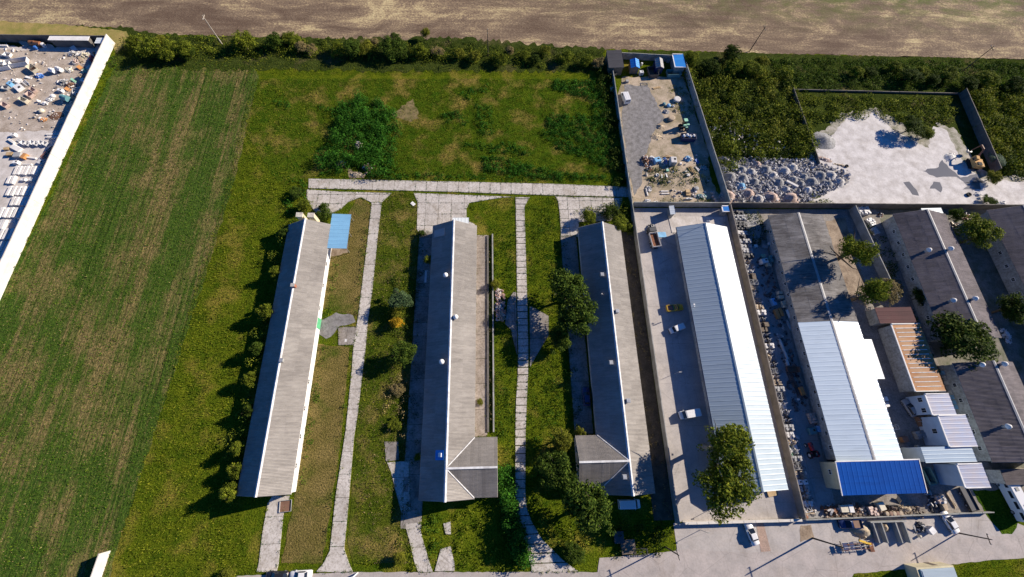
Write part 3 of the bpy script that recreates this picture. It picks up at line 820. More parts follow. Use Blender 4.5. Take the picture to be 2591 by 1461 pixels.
flat_shed('rusty_roofed_shed', 'open shed with a rusty orange ribbed roof east of the white roofed hall', [(2253, 820), (2325, 820), (2393, 990), (2318, 990)], 4.2, ROOF_RUST, PLASTER_G, 15, edge=WHITE, seams=True)
flat_shed('felt_roofed_shed', 'low shed with a red brown felt roof north of the rusty roof', [(2212, 778), (2300, 778), (2322, 818), (2228, 818)], 3.2, ROOF_RED, PLASTER_G, 4)
flat_shed('stepped_building', 'pale stepped building with the smaller tinted roof just south of the rusty roof', [(2338, 997), (2396, 997), (2422, 1050), (2362, 1050)], 5.2, ROOF_MIX, WHITE_BLUE_SHADE, 5, edge=WHITE, cat='building', win=[(1.2, 3.4), (-1.2, 3.4)])
flat_shed('stepped_building', 'white stepped building with a long lilac tinted roof', [(2372, 1052), (2436, 1050), (2478, 1130), (2404, 1130)], 5.6, ROOF_MIX, WHITE_BLUE_SHADE, 7, edge=WHITE, cat='building', win=[(0, 3.4)])
flat_shed('stepped_building', 'flat blue grey block with two white roof strips behind the blue roof', [(2326, 1130), (2450, 1130), (2478, 1172), (2345, 1168)], 5.2, m_roof('slate_blue_metal', C(.36, .46, .56), C(.32, .41, .5), .3, .5), WHITE_BLUE_SHADE, 4, cat='building')
flat_shed('stepped_building', 'southernmost stepped building with a white bar across its tinted roof', [(2420, 1174), (2480, 1174), (2508, 1233), (2444, 1235)], 5.6, ROOF_MIX, WHITE_BLUE_SHADE, 5, edge=WHITE, cat='building')
flat_shed('low_shed', 'low grey felted shed at the right edge below the last plum roofs', [(2530, 1188), (2640, 1186), (2660, 1226), (2548, 1228)], 3.4, ROOF_PLUM, PLASTER, 6, kind='wave')
flat_shed('dark_shed', 'dark flat roofed shed in the northwest corner of the walled yard', [(1535, 128), (1572, 128), (1579, 172), (1540, 172)], 3.0, ROOF_DARK, WOOD_D, 5)
flat_shed('grey_lean_to', 'narrow pale grey canopy standing against the wall north of the warehouse', [(1692, 521), (1704, 521), (1710, 543), (1698, 543)], 2.6, ROOF_PALE, PW_GREY, 2)
flat_shed('corner_hut', 'tiny hut with a bright blue roof in the corner of the warehouse yard wall', [(1826, 522), (1842, 522), (1846, 536), (1830, 536)], 2.6, ROOF_BRIGHT, PW_GREY, 2, edge=WHITE)
flat_shed('corner_shed', 'blue metal shed in the northeast corner of the walled yard', [(1701, 138), (1727, 138), (1736, 170), (1709, 172)], 2.8, ROOF_BRIGHT, PW_GREY, 4, edge=WHITE)
flat_shed('white_lean_to', 'long white lean-to roof along the back wall of the left yard', [(126, 91), (226, 94), (224, 105), (122, 101)], 2.6, WHITE, PW_DARK, 3, drop=.1)
flat_shed('pale_blue_hut', 'small hut with a pale blue roof at the back corner of the left yard', [(245, 96), (273, 97), (268, 111), (240, 110)], 2.4, ROOF_PALE, PW_DARK, 3, drop=.1)
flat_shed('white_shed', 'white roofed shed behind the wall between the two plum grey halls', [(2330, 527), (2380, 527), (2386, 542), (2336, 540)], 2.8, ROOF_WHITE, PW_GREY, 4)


def small_gable(name, label, px, py, w, l, h, rm, wm):
    x, y = W(px, py, h)
    t = thing(name, label, 'shed', (x, y, 0), math.radians(-2))
    hw = w / 2
    m = M(); vs = [(-hw + .15, -l / 2, 0), (hw - .15, -l / 2, 0), (hw - .15, -l / 2, h - .7), (0, -l / 2, h - .1), (-hw + .15, -l / 2, h - .7)]; vs += [(a, l / 2, c) for a, b, c in vs]
    m.add(vs, [(0, 1, 2, 3, 4), (9, 8, 7, 6, 5), (0, 5, 6, 1), (1, 6, 7, 2), (2, 7, 8, 3), (3, 8, 9, 4), (4, 9, 5, 0)])
    part('wall', m, wm, t)
    for s in (-1, 1): lay_sheets(t, (0, -l / 2 - .1, h), (0, l / 2 + .1, h), Vector((s * hw, 0, -.65)).normalized(), math.hypot(hw, .65), 4, 1, 'rib', rm)
    part('door', M().box((0, -l / 2 - .04, 1.), (.9, .06, 1.9)), WOOD_D, t)
    return t


small_gable('garden_shed', 'small gabled shed with a bright blue roof in the walled yard', 1608, 158, 2.9, 3.6, 2.9, ROOF_BRIGHT, PW_DARK)
small_gable('garden_shed', 'small gabled shed with a grey sheet roof in the walled yard', 1670, 157, 2.6, 4.0, 2.9, ROOF_GREY, pm('navy'))


# ------------------------------------------------------------------ WALLS AND FENCES
PANEL = {}


def panel_wall(name, label, pts, h, mat, pl=2.5, th=.12, post=True, cat='wall', capm=None, step=None):
    x, y = pts[0]
    t = thing(name, label, cat, (x, y, 0))
    for a, b in zip(pts[:-1], pts[1:]):
        a, b = Vector(a), Vector(b); d = b - a; n = max(1, round(d.length / pl)); w = d.length / n; ang = math.atan2(d.y, d.x)
        for i in range(n):
            c = a + d * ((i + .5) / n)
            hh = h * 1.0
            key = (mat.name, round(w, 2), hh)
            if key not in PANEL:
                m = M().box((0, 0, hh * .25 - .005), (w - .05, th, hh * .5 - .03)).box((0, 0, hh * .75), (w - .05, th, hh * .5 - .01))
                m.box((0, 0, hh + .03), (w - .05, th * 1.7, .07))
                PANEL[key] = m.mesh('panel', mat)
            link('panel', PANEL[key], t, (c.x - x, c.y - y, random.uniform(-.02, .03)), (random.gauss(0, .008), 0, ang + random.gauss(0, .004)))
            if post:
                k2 = ('post', hh, mat.name)
                if k2 not in PANEL: PANEL[k2] = M().box((0, 0, hh / 2 + .04), (.14, .2, hh + .12)).mesh('post', mat)
                q = a + d * (i / n); link('post', PANEL[k2], t, (q.x - x, q.y - y, 0), (0, 0, ang))
    return t


panel_wall('boundary_wall', 'tall white panel wall between the left yard and the stubble field', [(-122.2, 123.2), (-122.7, 34)], 3.2, PW_WHITE, 2.9, .16)
panel_wall('boundary_wall', 'dark wall along the back of the left yard', [(-175, 122.8), (-122.4, 123.3)], 2.6, PW_DARK, 3.)
panel_wall('boundary_wall', 'short white wall at the bottom left by the street', [(-79.3, -19.3), (-80.2, -32)], 2.6, PW_WHITE, 2.5)
panel_wall('boundary_wall', 'grey wall on the east side of the fenced plot running along the paved yard', [(38.9, 119.8), (38.9, -17.6)], 2.3, PW_GREY, 2.6)
panel_wall('boundary_wall', 'pale topped wall at the north end of the walled yard', [(39.2, 120.0), (63.2, 118.8)], 2.4, PW_GREY, 2.5)
panel_wall('boundary_wall', 'grey wall down the east side of the walled yard', [(63.4, 118.6), (67.1, 62.6)], 2.6, PW_GREY, 2.6)
panel_wall('boundary_wall', 'grey wall between the walled yard and the warehouse', [(39.4, 62.3), (67.0, 62.1)], 2.4, PW_GREY, 2.6)
panel_wall('boundary_wall', 'brown grey wall along the east side of the white warehouse', [(67.1, 61.7), (66.8, -17.2)], 2.4, mk('brown_grey_panel', C(.27, .24, .21), C(.19, .17, .15), .6, var=.06), 2.6)
panel_wall('boundary_wall', 'dark wall between the chalk yard and the halls', [(67.5, 62.), (170, 61.2)], 2.6, PW_DARK, 3.0)
panel_wall('boundary_wall', 'grey wall between the weathered hall and the plum grey hall', [(103.6, 61.), (106.2, 33)], 2.6, PW_GREY, 2.6)
panel_wall('chalk_yard_wall', 'thin wall on the west side of the chalk yard', [W(2002, 230), W(2068, 420)], 1.2, PW_DARK, 2.6)
panel_wall('chalk_yard_wall', 'thin wall along the north side of the chalk yard', [W(2006, 230), W(2425, 240)], .6, PW_DARK, 3.)
panel_wall('chalk_yard_wall', 'dark leaning wall beside the orange excavator', [W(2425, 240), W(2510, 440)], 2.6, PW_DARK, 2.8)
panel_wall('street_fence', 'low white topped fence between the warehouse yard and the forecourt', [(40.6, -17.5), (66.6, -17.6)], 1.3, PW_WHITE, 2.6, .3)
panel_wall('street_fence', 'low pale fence in front of the scrap rows', [(67.6, -17.6), (111, -17.3)], 1.2, PW_GREY, 2.8)
panel_wall('garden_kerb', 'low mossy kerb wall beside the middle hall', [(-1.9, 53), (-1.9, 2)], .35, PW_DARK, 3., .25, post=False, cat='kerb')
panel_wall('garden_kerb', 'second low kerb closer to the lawn beside the middle hall', [(-.6, 53.4), (-.6, 2)], .4, PW_GREY, 3., .2, post=False, cat='kerb')


# ------------------------------------------------------------------ POLES
def pole(label, px, py, h=9.0, mat=POLE_M, rz=0., r=.16, arm=True, group=None):
    x, y = W(px, py)
    t = thing('utility_pole', label, 'utility pole', (x, y, 0), rz, group)
    part('shaft', M().cyl((0, 0, -.2), (0, 0, h), r, r * .6, 8), mat, t)
    if arm:
        part('crossarm', M().box((0, 0, h - .5), (.12, 2.0, .12)).box((0, 0, h - .05), (.1, .1, .3)), mat, t)
        for yy in (-.9, 0, .9): part('insulator', M().lathe([(.05, 0), (.09, .08), (.06, .18), (.02, .25)], (0, yy, h - .44 if yy else h + .05), 8), PLASTER_G, t)
    return t


pole('pale power pole rising from the bushes at the upper left', 562, 112, 9.5, mk('pale_pole', C(.5, .44, .36), C(.4, .34, .27), 1.), 0)
pole('power pole on the field edge above the middle of the meadow', 1235, 141, 9, POLE_D)
pole('power pole behind the walled yard', 1896, 131, 9, POLE_D)
pole('leaning dark power pole at the upper right field edge', 2435, 181, 9.5, POLE_D)
pole('dark power pole by the soil patch on the street', 2056, 1362, 8.5, POLE_D, .1, .2)
pole('bright power pole at the bottom edge below the concrete drive', 905, 1450, 8, WHITE, .3)
pole('power pole beside the shaded lumber pile at the street', 1683, 1384, 7, POLE_D, .2)
pole('thin power pole beside the white sedan at the lower right', 2424, 1349, 6.5, POLE_D, 0)
for lb, px, py in (('slim lamp post in the forecourt below the white warehouse', 1772, 1341), ('slim lamp post in the paved yard by the big olive tree', 1812, 1282), ('slim post halfway down the paved yard', 1705, 947)):
    x, y = W(px, py); t = thing('lamp_post', lb, 'lamp post', (x, y, 0), 0)
    part('shaft', M().cyl((0, 0, 0), (0, 0, 3.2), .06, .04, 6), STEEL, t); part('lamp_head', M().box((.25, 0, 3.2), (.6, .2, .1)), PLASTER_G, t)

# ------------------------------------------------------------------ VEGETATION
def vnoise(P, sc, seed=0):
    r = np.random.default_rng(seed); T = r.random((64, 64))
    q = P * sc; i = np.floor(q).astype(int); f = q - i; f = f * f * (3 - 2 * f)
    g = lambda a, b: T[(i[:, 0] + a) % 64, (i[:, 1] + b) % 64]
    return (g(0, 0) * (1 - f[:, 0]) + g(1, 0) * f[:, 0]) * (1 - f[:, 1]) + (g(0, 1) * (1 - f[:, 0]) + g(1, 1) * f[:, 0]) * f[:, 1]


def sample(poly, dens):
    P = np.array(poly); lo, hi = P.min(0), P.max(0); n = int((hi - lo).prod() * dens)
    Q = rng.random((n, 2)) * (hi - lo) + lo
    return Q[inpoly(Q, poly)]


def unblock(Q, pad=None):
    k = np.ones(len(Q), bool)
    for b in BLOCK: k &= ~inpoly(Q, b)
    return Q[k]


def blades(name, poly, dens, h, w, mat, label, mask=None, cat='grass', keep=.35, seed=1):
    Q = unblock(sample(poly, dens))
    nz = vnoise(Q, .35, seed) * .6 + vnoise(Q, 1.1, seed + 1) * .4
    Q = Q[nz > keep * rng.random(len(Q)) * 1.6]; n = len(Q)
    if mask: Q = Q[mask(Q)]; n = len(Q)
    hh = h * (.35 + .9 * rng.random(n)) * (.6 + .8 * vnoise(Q, .5, seed + 2)); a = rng.random(n) * 6.283
    ww = w * (.6 + .8 * rng.random(n))
    ln = rng.normal(0, .35, (n, 2)) * hh[:, None]
    dx = np.stack([np.cos(a), np.sin(a)], 1) * ww[:, None]
    V = np.zeros((n, 3, 3)); V[:, 0, :2] = Q - dx; V[:, 1, :2] = Q + dx; V[:, 2, :2] = Q + ln; V[:, 2, 2] = hh
    V[:, :2, 2] = .0
    o = link(name, npmesh(name, V.reshape(-1, 3), np.arange(3 * n).reshape(-1, 3), mat))
    return tag(o, label, cat, kind='stuff')


def leafquads(Pt, Nr, size):
    """quads at points Pt with normals about Nr"""
    n = len(Pt)
    N = Nr + rng.normal(0, .55, (n, 3)); N /= np.linalg.norm(N, axis=1)[:, None] + 1e-9
    T = np.cross(N, rng.normal(0, 1, (n, 3))); T /= np.linalg.norm(T, axis=1)[:, None] + 1e-9
    Bv = np.cross(N, T); s = (size * (.55 + .9 * rng.random(n)))[:, None]
    V = np.stack([Pt - T * s, Pt - Bv * s * .6, Pt + T * s, Pt + Bv * s * .6], 1)
    return V.reshape(-1, 3), np.arange(4 * n).reshape(-1, 4)


def thicket(name, poly, mat, label, dr=(.6, 1.3), dh=(.5, 1.1), dd=.5, ld=14, ls=.16, cat='undergrowth', block=True, kind='stuff', solid=True):
    """domed clumps of leaves covering a patch"""
    Cn = sample(poly, dd)
    if block: Cn = unblock(Cn)
    k = len(Cn)
    if not k: return None
    r = rng.uniform(*dr, k); h = rng.uniform(*dh, k) * r / np.mean(r)
    cnt = np.maximum(8, (ld * r * r * 3.1).astype(int)); idx = np.repeat(np.arange(k), cnt); n = len(idx)
    u = rng.random(n); ph = rng.random(n) * 6.283; ct = u; st = np.sqrt(1 - ct * ct)
    D = np.stack([st * np.cos(ph), st * np.sin(ph), ct], 1)
    jit = 1 + rng.normal(0, .12, n)
    Pt = np.stack([Cn[idx, 0] + D[:, 0] * r[idx] * jit, Cn[idx, 1] + D[:, 1] * r[idx] * jit, .04 + D[:, 2] * h[idx] * jit], 1)
    V, F = leafquads(Pt, D, np.full(n, ls))
    o = link(name, npmesh(name, V, F, mat))
    return tag(o, label, cat, kind=kind)


LEAF = {
    'green': leafmat('leaf_green', C(.02, .045, .007), C(.055, .095, .012), C(.12, .165, .025)),
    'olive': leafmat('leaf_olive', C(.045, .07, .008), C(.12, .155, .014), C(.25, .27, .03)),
    'dark': leafmat('leaf_dark', C(.016, .035, .006), C(.04, .068, .009), C(.10, .13, .018)),
    'lime': leafmat('leaf_lime', C(.09, .11, .012), C(.17, .18, .02), C(.28, .27, .04)),
    'gold': leafmat('leaf_gold', C(.3, .17, .015), C(.5, .3, .02), C(.62, .42, .04)),
    'bluish': leafmat('leaf_bluish', C(.04, .075, .035), C(.08, .13, .06), C(.13, .19, .09)),
    'weed': leafmat('leaf_weed', C(.015, .06, .007), C(.035, .13, .013), C(.08, .21, .02)),
    'dry': leafmat('leaf_dry', C(.12, .10, .04), C(.22, .17, .08), C(.34, .27, .14), .1),
    'silver': leafmat('leaf_silver', C(.13, .17, .12), C(.2, .26, .19), C(.3, .36, .27)),
    'grass': leafmat('blade_green', C(.03, .09, .008), C(.065, .14, .012), C(.14, .2, .02)),
    'grassy': leafmat('blade_olive', C(.06, .10, .007), C(.12, .16, .012), C(.27, .27, .03)),
    'straw': leafmat('blade_straw', C(.1, .1, .03), C(.2, .16, .07), C(.36, .28, .15), .1),
}
CROWNS = {}


def crown_mesh(kind, variant):
    key = (kind, variant)
    if key in CROWNS: return CROWNS[key]
    r = np.random.default_rng(100 + variant)
    L = r.integers(4, 7); lc = r.normal(0, .27, (L, 3)); lc[:, 2] *= .6; lr = r.uniform(.48, .70, L)
    k = 70; li = r.integers(0, L, k)
    D0 = r.normal(0, 1, (k, 3)); D0[:, 2] = np.abs(D0[:, 2]) - .25; D0 /= np.linalg.norm(D0, axis=1)[:, None]
    Cn = lc[li] + D0 * (lr[li] * r.uniform(.7, 1.0, k))[:, None]; cr = r.uniform(.11, .27, k)
    Cn = np.vstack([Cn, lc + r.normal(0, .06, (L, 3))]); cr = np.append(cr, lr * .62)
    k2 = 8; Cn = np.vstack([Cn, r.normal(0, .42, (k2, 3)) * [1, 1, .5]]); cr = np.append(cr, r.uniform(.07, .13, k2) * 1.3)
    cnt = (cr * cr * 1900).astype(int); idx = np.repeat(np.arange(len(cr)), cnt); n = len(idx)
    D = r.normal(0, 1, (n, 3)); D[:, 2] += .45; D /= np.linalg.norm(D, axis=1)[:, None]
    Pt = Cn[idx] + D * cr[idx][:, None] * (1 + r.normal(0, .14, n))[:, None]
    V, F = leafquads(Pt, D, np.full(n, .047))
    CROWNS[key] = npmesh('crown', V, F, LEAF[kind]); return CROWNS[key]


TRUNKS = {}


def trunk_mesh(v, mat=BARK):
    k = (v, mat.name)
    if k in TRUNKS: return TRUNKS[k]
    r = random.Random(v); m = M()
    pts = [(0, 0, -.03), (r.uniform(-.03, .03), r.uniform(-.03, .03), .3), (r.uniform(-.06, .06), r.uniform(-.06, .06), .62)]
    m.cyl(pts[0], pts[1], .055, .042, 7); m.cyl(pts[1], pts[2], .042, .028, 7)
    for i in range(6):
        a = i * 1.05 + r.uniform(-.3, .3); b = r.uniform(.25, .42)
        s = pts[1] if i % 2 else pts[2]
        e = (s[0] + math.cos(a) * b, s[1] + math.sin(a) * b, s[2] + r.uniform(.12, .32)); m.cyl(s, e, .022, .009, 5, False)
        e2 = (e[0] + math.cos(a + .4) * .14, e[1] + math.sin(a + .4) * .14, e[2] + .12); m.cyl(e, e2, .009, .004, 4, False)
    TRUNKS[k] = m.mesh('trunk', mat); return TRUNKS[k]


TN = [0]


def tree(label, px, py, r, h, kind='green', sq=1.0, name='tree', group=None, bark=BARK, low=None, rz=None):
    """px,py: centre of the crown in the photo; r crown radius (m); h height (m)"""
    TN[0] += 1; v = TN[0] % 5
    bush = name != 'tree'
    cz = h * .5 if bush else max(h * .6, h - r * 1.1) if h > 11 else h * .6
    x, y = W(px, py, cz)
    t = thing(name, label, 'bush' if bush else 'tree', (x, y, 0), 0, group)
    rz = random.uniform(0, 6.28) if rz is None else rz
    c = link('crown', crown_mesh(kind, v), t, (0, 0, cz), (0, 0, rz)); vr = min((h - cz) * (1.08 if bush else 1.0), r * 1.15) if h > 11 else (h - cz) * (1.08 if bush else 1.0)
    c.scale = (r, r * sq, max(vr, r * .55))
    s = link('trunk' if not bush else 'stem', trunk_mesh(v, bark), t, (0, 0, 0), (0, 0, rz)); s.scale = (max(.6, h * .8) if not bush else r * 1.2, max(.6, h * .8) if not bush else r * 1.2, h * .9)
    return t


# trees and bushes one can tell apart
tree('broad dark tree overhanging the slab path west of the eastern hall, upper part', 1438, 740, 5.5, 10, 'green')
tree('lower half of the dark tree group beside the slab path', 1452, 810, 4.9, 9.5, 'green')
tree('small dark tree at the foot of the tree group beside the slab path', 1405, 862, 3.4, 4.0, 'green')
tree('large round tree in front of the eastern hall by the white van', 1492, 1290, 6.1, 11, 'green')
tree('narrow dark tree west of the eastern hall wing', 1408, 1182, 3.7, 6.5, 'green', 1.3)
tree('yellow green tree at the wing of the eastern hall', 1424, 1108, 2.7, 5.5, 'lime', name='tree')
tree('small dry yellow bush behind the eastern hall wing', 1468, 1099, 1.3, 3.2, 'lime', name='bush')
tree('olive tree against the north end of the eastern hall', 1573, 573, 2.9, 5.0, 'olive')
tree('bush at the north gable of the eastern hall', 1490, 555, 2.6, 3.6, 'olive', name='bush')
tree('scrubby bush between the eastern hall and the grey wall', 1545, 540, 2.4, 3.0, 'dark', name='bush')
tree('upper lobe of the tall olive tree in front of the white warehouse', 1824, 1136, 5.6, 15, 'olive', bark=TREEB)
tree('lower lobe of the tall olive tree in front of the white warehouse', 1846, 1224, 5.8, 14.5, 'olive', bark=TREEB)
tree('blue green shrub with the gold one below it on the grass strip', 1017, 752, 3.1, 5.0, 'bluish')
tree('golden yellow shrub on the grass strip between the halls', 1006, 818, 1.9, 2.8, 'gold', name='bush')
tree('yellow green shrub just above the golden one', 1004, 796, 1.5, 2.6, 'lime', name='bush')
tree('dense green tree below the golden shrub', 1013, 893, 3.4, 5.2, 'green')
tree('dry pale bush beside the dark slope of the middle hall', 1012, 985, 1.5, 1.4, 'dry', name='bush')
tree('tall dry bush south of the dense green tree', 1002, 1070, 1.7, 1.4, 'olive', name='bush')
tree('round yellow green shrub beside the side walk of the middle hall', 1252, 722, 1.5, 2.4, 'lime', name='bush')
tree('tiny green bush on the side walk of the middle hall', 1216, 1018, .8, .9, 'lime', name='bush')
tree('bushy shrub in the shade west of the middle hall', 1060, 1156, 1.0, 1.6, 'olive', name='bush')
tree('dark bush at the north end of the shaded walk', 1068, 590, 1.0, 1.5, 'green', name='bush')
tree('olive bush beside the west slope of the middle hall', 1085, 662, 1.3, 3.4, 'olive', name='bush')
for lb, px, py, r, h, kd in (
        ('bush west of the westernmost hall near its north end', 700, 690, 1.7, 4.2, 'olive'),
        ('tall spiky bush halfway along the west side of the westernmost hall', 676, 790, 2.0, 5.0, 'olive'),
        ('slim tree west of the westernmost hall below the spiky bush', 655, 880, 1.7, 4.6, 'green'),
        ('bush touching the dark slope of the westernmost hall', 642, 960, 1.6, 4.2, 'olive'),
        ('dark bush on the west side of the westernmost hall', 628, 1040, 1.6, 4.3, 'dark'),
        ('leafy bush on the southern part of the west side of the westernmost hall', 608, 1135, 1.7, 4.4, 'olive'),
        ('paler leafy bush near the southwest corner of the westernmost hall', 604, 1190, 1.8, 4.2, 'olive'),
        ('bush at the very southwest corner of the westernmost hall', 584, 1248, 1.9, 5.0, 'olive'),
        ('bush close to the northwest corner of the westernmost hall', 722, 590, 1.8, 3.8, 'green')):
    tree(lb, px, py, r, h, kd, 1.2, name='bush', group='bushes along the west side of the westernmost hall')
tree('bright green bush west of the broken apron', 755, 490, 2.2, 2.0, 'green', name='bush')
tree('olive bush north of the two cream chimneys', 774, 520, 2.3, 3.0, 'olive', name='bush')
tree('dark green bush between chimneys and blue canopy', 822, 545, 2.2, 3.2, 'green', name='bush')
tree('small bush by the broken apron slabs', 822, 525, 1.5, 2.0, 'green', name='bush')
NH = [(345, 112, 2.6, 'olive'), (380, 118, 4.2, 'olive'), (412, 108, 2.8, 'lime'), (428, 128, 3.4, 'olive'), (468, 122, 3.4, 'olive'), (478, 138, 2.4, 'dark'), (618, 110, 3.7, 'olive'), (700, 105, 3.4, 'green'),
      (735, 100, 2.8, 'olive'), (762, 122, 2.2, 'dry'), (790, 125, 1.8, 'dry'), (848, 126, 2.8, 'olive'), (888, 128, 3.6, 'green'), (926, 122, 2.8, 'lime'), (950, 108, 1.8, 'dry'), (1000, 118, 4.1, 'green'), (1024, 140, 2.4, 'green'),
      (1062, 128, 2.8, 'olive'), (1105, 132, 2.0, 'dry'), (1160, 136, 2.2, 'lime'), (1200, 148, 2.2, 'lime'), (1262, 152, 2.6, 'olive'), (1290, 130, 1.8, 'dry'), (1330, 142, 1.8, 'olive'), (1352, 150, 2.0, 'dark'), (1382, 130, 1.8, 'lime'), (1428, 142, 2.7, 'olive'), (1486, 155, 2.5, 'olive'), (1516, 160, 2.2, 'dry'),
      (1752, 150, 3.2, 'olive'), (1798, 178, 3.0, 'dark'), (1842, 140, 3.8, 'dark'), (1858, 170, 3.4, 'olive'), (1900, 175, 3.2, 'olive'), (1930, 160, 2.6, 'lime')]
DIRN = {'olive': 'olive', 'lime': 'yellow green', 'dark': 'dark green', 'green': 'green', 'dry': 'dry brownish'}
SPOT = ['behind the left yard', 'above the stubble field', 'above the left meadow', 'above the middle meadow', 'above the right meadow', 'behind the walled yard']
for i, (px, py, r, kd) in enumerate(NH):
    s = SPOT[0 if px < 420 else 1 if px < 640 else 2 if px < 900 else 3 if px < 1180 else 4 if px < 1560 else 5]
    tree(f'{DIRN[kd]} bush in the field edge hedge row {s}', px, py, r, r * 1.25, kd, name='bush', group=f'{DIRN[kd]} hedge bushes {s}')
tree('lone yellow green tree standing out into the ploughed field', 1077, 87, 1.6, 3.6, 'lime')
for lb, px, py, r, h, kd in (
        ('olive tree in the soil yard east of the weathered roof', 2168, 632, 4.3, 13.5, 'olive'),
        ('olive tree just above the red brown felt roof', 2200, 740, 3.9, 11.5, 'olive'),
        ('half bare greyish tree beside the olive tree above the felt roof', 2245, 735, 3.2, 5.5, 'dry'),
        ('largest dark tree, between the rusty roof and the plum grey hall', 2440, 872, 7.6, 8.6, 'dark'),
        ('tree between the two plum grey halls', 2478, 595, 4.6, 8, 'olive'),
        ('small tree behind the north end of the plum grey halls', 2415, 547, 2.0, 5, 'green'),
        ('dark round tree at the right edge beside the last hall', 2565, 778, 4.8, 8, 'dark'),
        ('small dark tree beside the windowed wall of the plum grey hall', 2330, 752, 2.3, 4, 'dark')):
    tree(lb, px, py, r, h, kd)
tree('lime green bush at the foot of the dark leaning wall', 2513, 448, 2.4, 3.2, 'lime', name='bush')
tree('silvery shrub behind the dark leaning wall', 2515, 402, 2.4, 2.6, 'silver', name='bush', rz=0)
tree('green bush at the right end of the chalk yard', 2505, 507, 2.2, 2.0, 'green', name='bush')
tree('yellow bush at the bottom edge left of the dark car', 578, 1458, 2.3, 2.4, 'lime', name='bush')
tree('dark green bush near the street in front of the large round tree', 1455, 1398, 2.2, 2.2, 'green', name='bush')
tree('small bush with a dark shadow at the foot of the grass strip', 1010, 1408, 1.4, 2.2, 'lime', name='bush')
tree('dark tree overhanging the chalk yard', 2310, 318, 3.6, 4.5, 'dark')
tree('lower dark tree overhanging the chalk yard', 2352, 338, 2.6, 3.6, 'olive')
for i, (px, py, r) in enumerate(((2170, 185, 2.6), (2205, 185, 2.2), (2262, 168, 2.4), (2300, 192, 3.4), (2332, 185, 2.4), (2360, 205, 2.6), (2400, 190, 3.2), (2450, 210, 3.0), (2500, 205, 3.2), (2560, 215, 3.6))):
    tree('dark bush in the scrub belt above the chalk yard', px, py, r, r * 1.1, 'dark' if i % 2 else 'olive', name='bush', group='bushes in the scrub belt above the chalk yard')
# bare, half dead shrub
# hedge east of the middle hall's wing
hd = thicket('hedge', wp([(1262, 1185), (1296, 1175), (1306, 1290), (1322, 1350), (1342, 1425), (1316, 1428), (1290, 1360), (1262, 1260)]), LEAF['weed'], 'thick dark green hedge beside the slab path and the middle hall wing', (.8, 1.4), (1.8, 2.8), 1.5, 34, .17, 'hedge', block=False, kind='thing')
# leaf masses
thicket('scrub', wp([(1735, 185), (2000, 185), (2010, 240), (2075, 430), (1990, 380), (1900, 400), (1840, 440), (1815, 415)]), LEAF['olive'], 'dense olive scrub between the walled yard and the chalk yard', (1.2, 2.6), (1.0, 2.4), .16, 10, .24)
thicket('scrub', wp([(1740, 160), (2000, 190), (2010, 260), (2060, 400), (1830, 410)]), LEAF['dark'], 'dark undergrowth in the scrub beside the walled yard', (1.0, 2.2), (.6, 1.6), .14, 10, .24)
thicket('scrub', wp([(1930, 150), (2591, 160), (2900, 170), (2900, 235), (2010, 228)]), LEAF['green'], 'low green scrub belt along the field edge at the upper right', (.7, 1.8), (.4, 1.0), .30, 9, .2)
thicket('scrub', wp([(2010, 245), (2420, 250), (2400, 320), (2230, 300), (2130, 300), (2040, 340)]), LEAF['olive'], 'bushes inside the north end of the chalk yard', (.9, 2.0), (.6, 1.6), .2, 10, .22)
thicket('scrub', wp([(2440, 230), (2900, 220), (2900, 455), (2530, 440), (2500, 380)]), LEAF['olive'], 'mixed scrub east of the chalk yard at the right edge', (1.2, 2.6), (.8, 2.4), .16, 10, .24)
thicket('scrub', wp([(2500, 300), (2900, 300), (2900, 450), (2540, 445)]), LEAF['dark'], 'dark shrubs in the scrub east of the chalk yard', (1.2, 2.4), (.8, 2.0), .12, 10, .24)
thicket('hedge_undergrowth', wp([(310, 105), (600, 112), (1000, 130), (1530, 145), (1540, 175), (900, 155), (320, 150)]), LEAF['olive'], 'low undergrowth of the hedge row along the field edge', (.5, 1.3), (.3, .9), .3, 12, .18)
thicket('hedge_undergrowth', wp([(330, 80), (700, 85), (1060, 100), (1530, 125), (1530, 145), (1000, 130), (320, 105)]), LEAF['green'], 'weeds on the field side of the hedge row', (.4, 1.1), (.2, .6), .3, 12, .16)
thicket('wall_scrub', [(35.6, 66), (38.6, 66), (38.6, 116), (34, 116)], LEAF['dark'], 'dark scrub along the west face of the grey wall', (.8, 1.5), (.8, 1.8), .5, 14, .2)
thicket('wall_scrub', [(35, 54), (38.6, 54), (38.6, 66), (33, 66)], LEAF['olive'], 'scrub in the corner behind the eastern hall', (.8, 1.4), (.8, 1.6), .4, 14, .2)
_c = W(925, 340)
mound = wp([(905, 248), (945, 252), (985, 275), (1008, 310), (1012, 350), (1000, 385), (992, 420), (975, 455), (935, 452), (930, 425), (895, 415), (860, 440), (800, 415), (812, 395), (850, 385), (838, 345), (850, 300), (872, 262)])
thicket('weed_mound', mound, LEAF['weed'], 'big patch of tall dark nettles in the meadow', (.5, 1.5), (.8, 2.8), .95, 24, .16)
WEEDS = [
    [(1400, 205), (1535, 205), (1545, 300), (1500, 290), (1490, 250), (1400, 228)], [(1390, 290), (1530, 290), (1550, 430), (1430, 385), (1370, 345)],
    [(1215, 395), (1290, 405), (1400, 435), (1540, 452), (1380, 452), (1225, 432)], [(1200, 260), (1240, 265), (1250, 345), (1210, 340)], [(1165, 235), (1235, 215), (1240, 228), (1180, 255)],
    [(1110, 290), (1175, 280), (1190, 320), (1130, 310)], [(1160, 365), (1290, 355), (1340, 390), (1250, 390)], [(690, 258), (735, 258), (735, 275), (700, 272)], [(805, 268), (832, 270), (830, 280), (806, 280)],
    [(800, 385), (850, 350), (860, 440), (815, 450)], [(955, 440), (1000, 380), (1015, 450), (960, 462)]]
